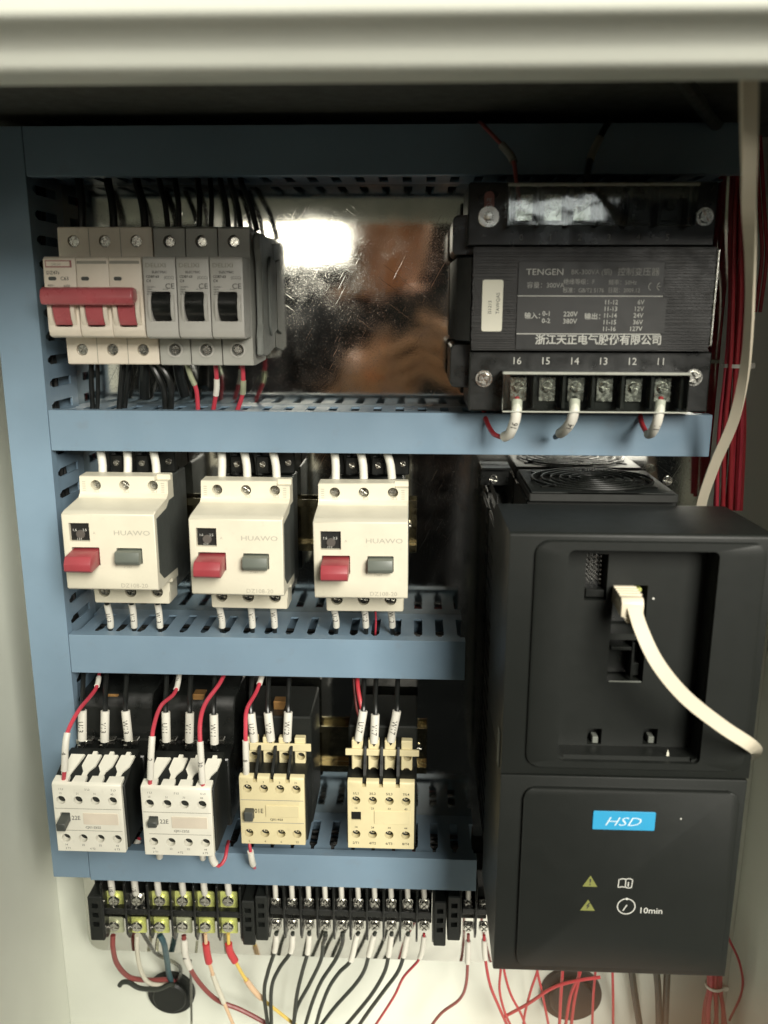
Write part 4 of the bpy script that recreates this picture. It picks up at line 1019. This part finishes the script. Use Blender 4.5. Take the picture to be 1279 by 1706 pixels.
# control wires, red
gR = 'thin red control wires of the contactors'
wire('wire', 'red wire with sleeve 4 arching to the far left contactor', 'wire', [(166, 1112, 30), (160, 1146, 50), (132, 1182, 78), (114, 1215, 92), (109, 1240, 97), (107, 1283, 98), (105, 1306, 95)], 1.25, w_red, ((.655, .885, '4', SL, 2.0), (.10, .19, '', SL, 1.7)), gR)
wire('wire', 'red wire with sleeve 2 arching to the second contactor', 'wire', [(300, 1112, 30), (292, 1152, 52), (268, 1176, 74), (256, 1210, 90), (252, 1246, 97), (250, 1298, 98), (249, 1312, 95)], 1.25, w_red, ((.66, .915, '2', SL, 2.0), (.06, .20, '23', SL, 1.8)), gR)
wire('wire', 'red wire with sleeve 30 dropping between V11 and W11', 'wire', [(380, 1108, 30), (366, 1138, 52), (342, 1172, 76), (333, 1205, 90), (334, 1252, 97), (337, 1302, 98), (338, 1316, 95)], 1.35, w_red, ((.685, .93, '30', SL, 2.0),), gR)
wire('wire', 'red wire with sleeve 8 at the left edge of the 01E contactor', 'wire', [(440, 1112, 30), (428, 1150, 48), (411, 1182, 68), (409, 1215, 76), (409, 1236, 78), (410, 1284, 78), (409, 1292, 74)], 1.3, w_red, ((.68, .965, '8', SL, 2.0), (.06, .16, '', SL, 1.9)), gR)
wire('wire', 'dark red wire diving to the rightmost contactor', 'wire', [(595, 1118, 36), (596, 1145, 48), (602, 1178, 56), (606, 1190, 56)], 1.4, w_dred, (), gR)
wire('wire', 'thin dark wire beside the dark red one above the rightmost contactor', 'wire', [(588, 1118, 30), (590, 1150, 36), (594, 1182, 40), (600, 1200, 40)], .8, w_brown, (), gR)
for k, (u, v) in enumerate(((190, 1163), (332, 1163), (466, 1175))):
    b = NB(); q = at(u, v, 40); prism(b, [(q[0]-4, q[2]+3.5), (q[0]+4, q[2]+3.5), (q[0]+3, q[2]-2), (q[0], q[2]-4), (q[0]-4, q[2]-3)], 34, 42, 'xz', .5)
    tag(obj('cable_tag', b, copper), ('orange brown tag hanging between the V13 and W13 wires', 'orange brown tag beside the V11 wire', 'dull orange tag between the V12 and W12 wires')[k], 'tag', 'orange brown tags behind the sleeves')
# below the contactors
gL = 'short wire ends below the contactors'
wire('wire', 'small white sleeved end under the second contactor, left side', 'wire', [(264, 1405, 66), (265, 1418, 66), (266, 1428, 62)], 1.4, w_red, ((.3, .95, '', SL, 2.2),), gL)
wire('wire', 'small white sleeved end under the second contactor, right side', 'wire', [(336, 1408, 66), (337, 1422, 66), (338, 1430, 62)], 1.4, w_red, ((.3, .95, '', SL, 2.1),), gL)
wire('wire', 'red loop curling up beside the second contactor', 'wire', [(352, 1420, 72), (354, 1433, 72), (364, 1443, 70), (374, 1432, 66), (378, 1412, 60), (380, 1402, 50)], 1.2, w_red, ((.04, .26, '', SL, 2.3),), gL)
wire('wire', 'red wire with white sleeve under the 01E contactor', 'wire', [(415, 1402, 66), (417, 1418, 68), (420, 1436, 64), (424, 1446, 56)], 1.1, w_red, ((.2, .72, '', SL, 2.1),), gL)
wire('wire', 'white sleeve lying between the two 22E contactors', 'wire', [(232, 1396, 40), (226, 1410, 44), (218, 1424, 40)], 1.3, w_red, ((.1, .8, '', SL, 2.2),), gL)
# --- transformer wires
gF = 'white sleeved wires under the transformer'
wire('wire', 'red wire looping up into terminal 16 of the transformer', 'wire', [(806, 684, 46), (812, 706, 58), (825, 725, 72), (845, 727, 80), (853, 715, 85), (860, 690, 88), (861, 662, 84)], 1.4, w_dred, ((.56, .97, '16', SL, 2.9),), gF)
wire('wire', 'black wire with long sleeve into terminal 14 of the transformer', 'wire', [(925, 728, 62), (933, 722, 72), (945, 712, 82), (956, 690, 88), (957, 662, 84)], 1.6, w_black, ((.25, .96, '14', SL, 2.9),), gF)
wire('wire', 'dark red wire hooking into terminal 11 of the transformer', 'wire', [(1066, 690, 50), (1070, 708, 62), (1081, 724, 74), (1091, 712, 84), (1098, 690, 88), (1101, 662, 84)], 1.4, w_dred, ((.44, .96, '11', SL, 2.7),), gF)
wire('wire', 'dim red wire with sleeve above terminal 0 of the transformer', 'wire', [(796, 209, 36), (799, 203, 47), (812, 216, 60), (845, 252, 66), (856, 272, 72), (860, 302, 78), (866, 340, 80)], 1.1, w_brown, ((.50, .68, '', shade_s, 2.1),), 'shadowed wires above the transformer')  # shade put into the colour: red wire drawn brown, sleeve greyed
wire('wire', 'black wire with sleeve above terminal 2 of the transformer', 'wire', [(1020, 209, 36), (1016, 203, 47), (1008, 212, 60), (994, 240, 66), (984, 262, 72), (976, 300, 78), (966, 340, 80)], 1.7, w_black, ((.46, .68, '', shade_s, 2.1),), 'shadowed wires above the transformer')
# --- bottom strips, upper side sleeves
gV = 'white sleeves dropping into the terminal strips'
names6 = ('first', 'second', 'third', 'fourth', 'fifth', 'sixth', 'seventh', 'eighth', 'ninth', 'tenth')
for k, u in enumerate((186, 225, 263, 304, 340, 380)):
    wire('wire', 'white sleeve above the %s wide terminal from the left' % names6[k], 'wire', [(u-3, 1455, 26), (u-1, 1472, 28), (u+1, 1489, 25)], 1.7, w_black, ((.2, .97, ('U5', 'V5', '', '', '', '')[k], SL, 2.4),), gV)
for k, u in enumerate(us10):
    wire('wire', 'white sleeve above the %s narrow terminal from the left' % names6[k], 'wire', [(u-2, 1457, 26), (u-1, 1476, 28), (u, 1495, 25)], 1.4, w_black, ((.2, .97, '', SL, 1.95),), gV)
wire('wire', 'white sleeve above the terminal next to the drive', 'wire', [(779, 1460, 26), (780, 1480, 28), (780, 1497, 25)], 1.4, w_black, ((.2, .97, '', SL, 1.95),), gV)
# --- bottom strips, field wires
wire('wire', 'brown cable core looping from the first wide terminal towards the left grommet', 'wire', [(188, 1558, 26), (188, 1580, 26), (195, 1606, 18), (216, 1628, 8), (250, 1633, -6), (284, 1632, -19), (290, 1642, -24)], 1.9, w_brown, (), 'cable cores into the left grommet')
wire('wire', 'white cable core hanging from the second wide terminal', 'wire', [(228, 1558, 26), (228, 1580, 24), (233, 1612, 12), (246, 1636, 0), (268, 1641, -10), (286, 1636, -24)], 1.7, w_white, (), 'cable cores into the left grommet')
wire('wire', 'dark blue cable core dropping from the third wide terminal', 'wire', [(266, 1558, 26), (273, 1572, 24), (278, 1600, 8), (281, 1622, -10), (287, 1640, -24)], 2.2, w_blue, (), 'cable cores into the left grommet')
wire('wire', 'pale transparent wire crossing behind the third wide terminal', 'wire', [(236, 1552, 20), (252, 1578, 10), (262, 1590, 0), (300, 1612, -12), (292, 1644, -24)], 1.5, clear_s, (), 'cable cores into the left grommet')
wire('wire', 'loose charcoal wire with a curled bare end left of the grommet', 'wire', [(199, 1642, 8), (203, 1637, 8), (214, 1636, 8), (232, 1646, 6), (262, 1648, -4), (285, 1640, -16), (292, 1650, -24)], 1.9, w_dark, (), 'cable cores into the left grommet')
wire('wire', 'brown wire sweeping right from the sleeved fourth wide terminal', 'wire', [(306, 1558, 26), (307, 1575, 27), (310, 1598, 24), (328, 1632, 14), (360, 1665, 4), (400, 1682, 2), (440, 1703, 4), (470, 1722, 4)], 1.75, w_brown, ((.02, .24, '4', SL, 2.5),))
wire('wire', 'peach wire with red crimp from the fifth wide terminal', 'wire', [(342, 1556, 28), (344, 1583, 27), (349, 1606, 24), (360, 1640, 18), (376, 1678, 12), (392, 1716, 10)], 1.3, w_peach, ((.08, .26, '', sleeve_r, 2.7), (.40, .72, '', w_white, 1.9)))
wire('wire', 'yellow wire with red crimp from the sixth wide terminal', 'wire', [(380, 1556, 28), (382, 1583, 27), (392, 1602, 24), (408, 1630, 18), (430, 1658, 12), (464, 1686, 8), (505, 1718, 6)], 1.3, w_yellow, ((.07, .22, '', sleeve_r, 2.7), (.42, .62, '', w_peach, 2.1)))
wire('cable_tie', 'thin clear strap hanging in front of the left grommet', 'strap', [(317, 1600, 10), (318, 1640, 4), (319, 1716, -4)], 1.0, clear_s)
bl = [(441, 449), (449, 453), (489, 486), (500, 490), (519, 509), (540, 528), (566, 540), (589, 575), (610, 600)]
bl = [[(457, 1585), (446, 1620), (440, 1655), (447, 1716)], [(484, 1586), (464, 1615), (452, 1648), (452, 1716)], [(512, 1588), (503, 1620), (494, 1660), (488, 1716)],
      [(538, 1572), (534, 1600), (515, 1640), (494, 1680), (488, 1716)], [(569, 1575), (558, 1600), (535, 1635), (520, 1670), (506, 1716)], [(584, 1600), (565, 1620), (548, 1645), (534, 1680), (524, 1716)],
      [(614, 1592), (606, 1618), (590, 1642), (556, 1680), (526, 1720)], [(647, 1592), (640, 1620), (620, 1655), (592, 1690), (566, 1720)], [(672, 1593), (662, 1620), (640, 1650), (614, 1685), (590, 1720)]]
for k, q in enumerate(bl):
    u = us10[k]; v0 = q[0][1]
    pts = [(u+1, 1553, 27), (u+1.5+(q[0][0]-u)*.4, 1563, 27)] + [(a, b_, 25-4*i) for i, (a, b_) in enumerate(q)]
    pp = [Vector(at(*p)) for p in pts]; tot = sum((b_-a).length for a, b_ in zip(pp, pp[1:])); f1 = sum((b_-a).length for a, b_ in zip(pp[:3], pp[1:3]))/tot
    wire('wire', 'charcoal wire curving down from the %s narrow terminal' % names6[k], 'wire', pts, 1.45, w_dark, ((.02, f1, '', SL if k not in (3, 4) else clear_s, 2.1 if k not in (3, 4) else 1.8),) if True else (), 'charcoal wires fanning out of the ten way strip')
wire('wire', 'red wire curving down from the tenth narrow terminal', 'wire', [(706, 1555, 27), (705, 1572, 27), (698, 1598, 24), (672, 1628, 18), (655, 1662, 12), (620, 1716, 6)], 1.0, w_dred, ((.02, .2, '', SL, 1.9),))
wire('wire', 'brownish red wire curving left beneath the short strip', 'wire', [(780, 1556, 27), (779, 1595, 26), (776, 1640, 20), (765, 1665, 14), (735, 1688, 8), (712, 1718, 4)], 1.15, w_brown, ((.05, .22, '', SL, 2.0),))
wire('wire', 'red wire falling right beneath the short strip beside the drive', 'wire', [(806, 1558, 27), (808, 1595, 26), (816, 1640, 20), (832, 1680, 14), (850, 1720, 10)], 1.1, w_dred, ((.04, .2, '', SL, 2.0),))
# --- wires under the drive
gD = 'thin red wires hanging under the drive'
for k, (q, lab) in enumerate((
    ([(834, 1612), (832, 1650), (842, 1690), (858, 1722)], 'leftmost thin red wire directly under the drive'),
    ([(839, 1612), (850, 1655), (868, 1690), (880, 1722)], 'thin red wire slanting right beside the leftmost one'),
    ([(896, 1612), (884, 1650), (874, 1690), (870, 1722)], 'thin red wire bowing left before the right grommet'),
    ([(894, 1612), (902, 1650), (912, 1700), (916, 1722)], 'thin red wire crossing the left rim of the right grommet'),
    ([(937, 1612), (934, 1660), (931, 1722)], 'straight red wire over the left half of the right grommet'),
    ([(966, 1620), (950, 1660), (940, 1722)], 'red wire slanting down left over the right grommet'),
    ([(964, 1628), (956, 1670), (950, 1722)], 'orange red wire over the middle of the right grommet'),
    ([(992, 1612), (988, 1660), (986, 1722)], 'red wire at the right rim of the right grommet'),
    ([(1020, 1612), (1021, 1660), (1021, 1722)], 'straight red wire halfway between the right grommet and the black cables'))):
    wire('wire', lab, 'wire', [(q[0][0], q[0][1]-40, 22)]+[(a, b_, 20-4*i) for i, (a, b_) in enumerate(q)], .95+.25*(k in (4, 5, 6)), w_dred, (), gD)
wire('wire', 'red wire rising across from the lower left to the drive in front of the others', 'wire', [(840, 1694, 10), (880, 1672, 16), (920, 1646, 22), (960, 1634, 24), (1000, 1628, 24)], 1.2, w_dred, (), gD)
for k, (q, lab) in enumerate((([(1050, 1600), (1056, 1650), (1068, 1725)], 'left of the three black cables under the drive, leaning right'), ([(1091, 1600), (1096, 1650), (1098, 1725)], 'middle of the three black cables under the drive'), ([(1112, 1600), (1110, 1650), (1107, 1725)], 'right of the three black cables under the drive'))):
    wire('cable', lab, 'cable', [(a, b_, 24-5*i) for i, (a, b_) in enumerate(q)], 2.5, w_dark, (), 'black motor cables under the drive')
random.seed(11)
for k in range(9):
    a = 2*math.pi*k/9; rr = 0 if k == 8 else 3.6
    ox, od = 13*math.cos(a)*(rr > 0), rr*math.sin(a)
    wire('wire', 'red wire gathered by the white tie under the drive', 'wire', [(1190+ox*.9, 1600, 8+od), (1190+ox*.75, 1643, 6+od), (1190+ox*1.15+random.uniform(-3, 3), 1680, 4+od), (1190+ox*1.5+random.uniform(-4, 4), 1725, 2+od)], 1.5, w_dred if k % 3 else w_red, (), 'red wires bundled under the right corner of the drive')
def tie(u, v, d, rx, rd, label, tail=None):
    c_ = at(u, v, d); bm = NB(); n = 26
    out = []
    for rr in (0, 1):
        for zz in (-1.1, 1.1):
            out.append([bm.verts.new(P((c_[0]+(rx+rr*.7)*math.cos(2*math.pi*k/n), c_[1]+(rd+rr*.7)*math.sin(2*math.pi*k/n), c_[2]+zz))) for k in range(n)])
    i0, i1, o0, o1 = out
    for k in range(n):
        j = (k+1) % n
        for A, B in ((i0, i1), (i1, o1), (o1, o0), (o0, i0)): bm.faces.new((A[k], A[j], B[j], B[k]))
    t_ = thing('cable_tie', c_, label, 'cable tie')
    obj('strap', bm, sleeve_m, t_)
    bm = NB(); box(bm, c_[0]+rx-1, c_[0]+rx+3.2, c_[1]+1, c_[1]+4, c_[2]-1.8, c_[2]+1.8, .4); obj('lock_head', bm, sleeve_m, t_)
tie(1190, 1641, 6, 6.2, 5.4, 'white cable tie round the red wires under the drive')
wire('wire', 'faint red wire standing right of the drive near the cabinet wall', 'wire', [(1212, 1560, 6), (1232, 1605, 4), (1236, 1650, 0), (1215, 1700, -6)], .9, w_dred)
# --- red bundle on the right side
random.seed(5)
for k in range(12):
    a = 2*math.pi*k/9; rr = 1.0 if k < 9 else .35
    ou, od = 15*math.cos(a)*rr, 6*math.sin(a)*rr
    j = lambda s: random.uniform(-s, s)
    wire('wire', 'red wire in the bundle running down the right side of the transformer', 'wire', [(1236+ou*.8+j(2), 224, 22+od), (1233+ou+j(3), 380, 24+od), (1231+ou*1.15+j(3), 500, 22+od), (1224+ou*1.0, 610, 22+od), (1218+ou*1.25+j(3), 720, 22+od), (1212+ou*1.35+j(3), 850, 22+od)], 1.35, (w_dred, w_red, w_dred)[k % 3], (), 'red wires bundled along the right side', step=6)
tie(1225, 609, 22, 7.2, 7.0, 'white cable tie round the red bundle beside the transformer')
for k, (u, lab) in enumerate(((1266, 'dim red wire hanging just right of the flat cable'), (1274, 'dim red wire closest to the right cabinet wall'))):
    wire('wire', lab, 'wire', [(u-8, 226, 10), (u, 360, 8), (u+3, 430, 6), (u-8, 520, 4)], 1.1, w_dred, (), 'dim red wires against the right wall', step=6)
wire('cable', 'dark curved cable high up in the shadow at the top right', 'cable', [(1128, 120, 160), (1150, 150, 128), (1178, 190, 80), (1194, 208, 50)], 3.4, w_dark)

# --- flat cables
def ribbon(label, pts, m, thick=.9, plug=None):
    """pts: (u, v, d, width mm, twist deg)"""
    n_ = len(pts); path = smooth_path([at(*p[:3]) for p in pts], 3); m_ = len(path)
    bm = NB(); rings = []
    def lerp(i, j):
        t_ = i/(m_-1)*(n_-1); a = min(int(t_), n_-2); k = t_-a; return pts[a][j]*(1-k)+pts[a+1][j]*k
    for i in range(m_):
        T = (path[min(i+1, m_-1)]-path[max(i-1, 0)]).normalized(); N = Vector((0, 1, 0)); N = N-T*N.dot(T); N.normalize(); B = T.cross(N)
        w_, a = lerp(i, 3)/2, math.radians(lerp(i, 4)); Wv = B*math.cos(a)+N*math.sin(a); Tv = N*math.cos(a)-B*math.sin(a)
        sec = [(-1, -.3), (-.94, -1), (.94, -1), (1, -.3), (1, .3), (.94, 1), (-.94, 1), (-1, .3)]
        rings.append([bm.verts.new(P(path[i]+Wv*w_*s+Tv*thick*q)) for s, q in sec])
    for i in range(m_-1):
        for k in range(8): bm.faces.new((rings[i][k], rings[i+1][k], rings[i+1][(k+1) % 8], rings[i][(k+1) % 8]))
    bm.faces.new(rings[0]); bm.faces.new(rings[-1][::-1])
    return bm
t = thing('flat_cable', at(1052, 1005, 140), 'flat cream network cable plugged into the drive and arching out to the right', 'cable')
obj('cable_sheath', ribbon('', [(1056, 1012, 158, 6.8, 0), (1068, 1050, 165, 6.8, 0), (1095, 1105, 172, 6.8, 0), (1140, 1160, 176, 6.6, 0), (1200, 1208, 178, 6.4, 0), (1243, 1236, 176, 6.0, 20), (1256, 1246, 166, 5.6, 70), (1259, 1252, 146, 5.4, 84), (1250, 1258, 110, 5.4, 80), (1215, 1262, 60, 5.4, 80)], ribbon_m, .8), ribbon_m, t)
px0, px1 = X(1027, 1000, 150), X(1069, 1000, 150); pz1, pz0 = Z(1040, 989, 150), Z(1040, 1016, 150)
b = NB(); prism(b, [(127, pz1), (156, pz1), (158, pz1-2.2), (158, pz0-1), (154, pz0), (127, pz0+.6)], px0+.6, px1-.8, 'dz', .6, 2)
pg = obj('plug', b, ribbon_m, t)
b = NB(); prism(b, [(px0+1.4, pz0-.3), (px1-1.4, pz0-.3), (px1-2.6, pz0-3.8), (px0+3.4, pz0-3.8)], 151, 158.4, 'xz', .5); obj('boot', b, ribbon_m, pg)
for k in range(4): 
    b = NB(); box(b, px0+.4, px1-.6, 140+k*3.6, 141.6+k*3.6, pz1-.2, pz1+.7, .25); obj('grip_rib', b, ribbon_m, pg)
bm = ribbon('', [(1249, 60, 236, 6.4, 0), (1248, 150, 225, 6.4, 5), (1248, 260, 200, 6.2, 15), (1247, 340, 170, 5.8, 40), (1250, 430, 140, 5.4, 65), (1248, 530, 118, 5.2, 72), (1240, 620, 100, 5.2, 66), (1222, 700, 85, 5.4, 45), (1192, 770, 70, 5.8, 20), (1172, 825, 58, 6, 8), (1164, 860, 50, 6, 5)], ribbon_m, .8)
o = obj('flat_cable', bm, ribbon_m); tag(o, 'flat white cable hanging from the top lip down past the red bundle', 'cable')

# ================================================================== the photographer, seen only as a reflection in the plate
def person():
    vs, es, rs = [], [], []
    def v(x, d, z, r, par=None):
        vs.append(P((x, d, z))); rs.append(r*S)
        if par is not None: es.append((par, len(vs)-1))
        return len(vs)-1
    pel = v(-35, 960, -560, 150); wai = v(-35, 950, -360, 140, pel); che = v(-35, 930, -120, 160, wai); nb = v(-35, 905, 60, 90, che)
    nk = v(-34, 880, 130, 58, nb); jaw = v(-33, 850, 205, 66, nk); hd = v(-33, 850, 275, 88, jaw); v(-33, 862, 350, 84, hd)
    for sg in (-1, 1):
        sh = v(-35+sg*185, 915, 20, 72, nb); el = v(-35+sg*190, 790, -235, 44, sh); fo = v(-35+sg*165, 690, -110, 38, el)
        cx = 19; wr = v(cx+sg*100, 612, -22, 27, fo); pa = v(cx+sg*70, 582, 18, 27, wr); kn = v(cx+sg*54, 566, 40, 24, pa)
        for k in range(4):
            z = 8+21*k-(26 if sg < 0 else 0); ln = (0, 5, 8, 3)[k]
            a_ = v(cx+sg*50, 556, z+4, 10, kn); b_ = v(cx+sg*(36-ln*.3), 544, z+9, 8, a_); c_ = v(cx+sg*(16-ln), 541.5, z+20, 7.6, b_); v(cx+sg*(0-ln), 542, z+27, 6.5, c_)
        t1 = v(cx+sg*50, 576, 58, 12, pa); t2 = v(cx+sg*34, 574, 78, 10, t1); v(cx+sg*20, 572, 92, 8.5, t2)
    me = bpy.data.meshes.new('person'); me.from_pydata([tuple(p) for p in vs], es, [])
    o = bpy.data.objects.new('person', me); COL.objects.link(o)
    sk = o.modifiers.new('s', 'SKIN'); sk.use_smooth_shade = True
    for i, d in enumerate(me.skin_vertices[0].data): d.radius = (rs[i], rs[i]); d.use_root = (i == 0)
    sb = o.modifiers.new('u', 'SUBSURF'); sb.levels = 2; sb.render_levels = 2
    dg = bpy.context.evaluated_depsgraph_get(); dg.update()
    m2 = bpy.data.meshes.new_from_object(o.evaluated_get(dg)); o.modifiers.clear(); o.data = m2
    m2.materials.clear(); m2.materials.append(skin_m); m2.materials.append(cloth_m)
    for p in m2.polygons:
        c = p.center; d, z = -c.y/S, c.z/S
        p.material_index = 0 if (z > 120 or (d < 740 and z < 130)) else 1
    base = P((-35, 960, -700)); m2.transform(Matrix.Translation(-base)); o.location = base
    tag(o, 'person in dark clothing raising a phone, seen only as a blurred reflection in the plate', 'person')
    b = NB(); prism(b, rrect(-20, 58, -32, 128, 9, 5), 553, 561, 'xz', .8)
    ph_ = tag(obj('phone', b, black_p), 'dark phone held up in front of the plate between two hands', 'phone')
    b = NB(); cyl(b, 19, 112, 7, 551.5, 552.9, 24); obj('lens', b, black_r, ph_)
person()
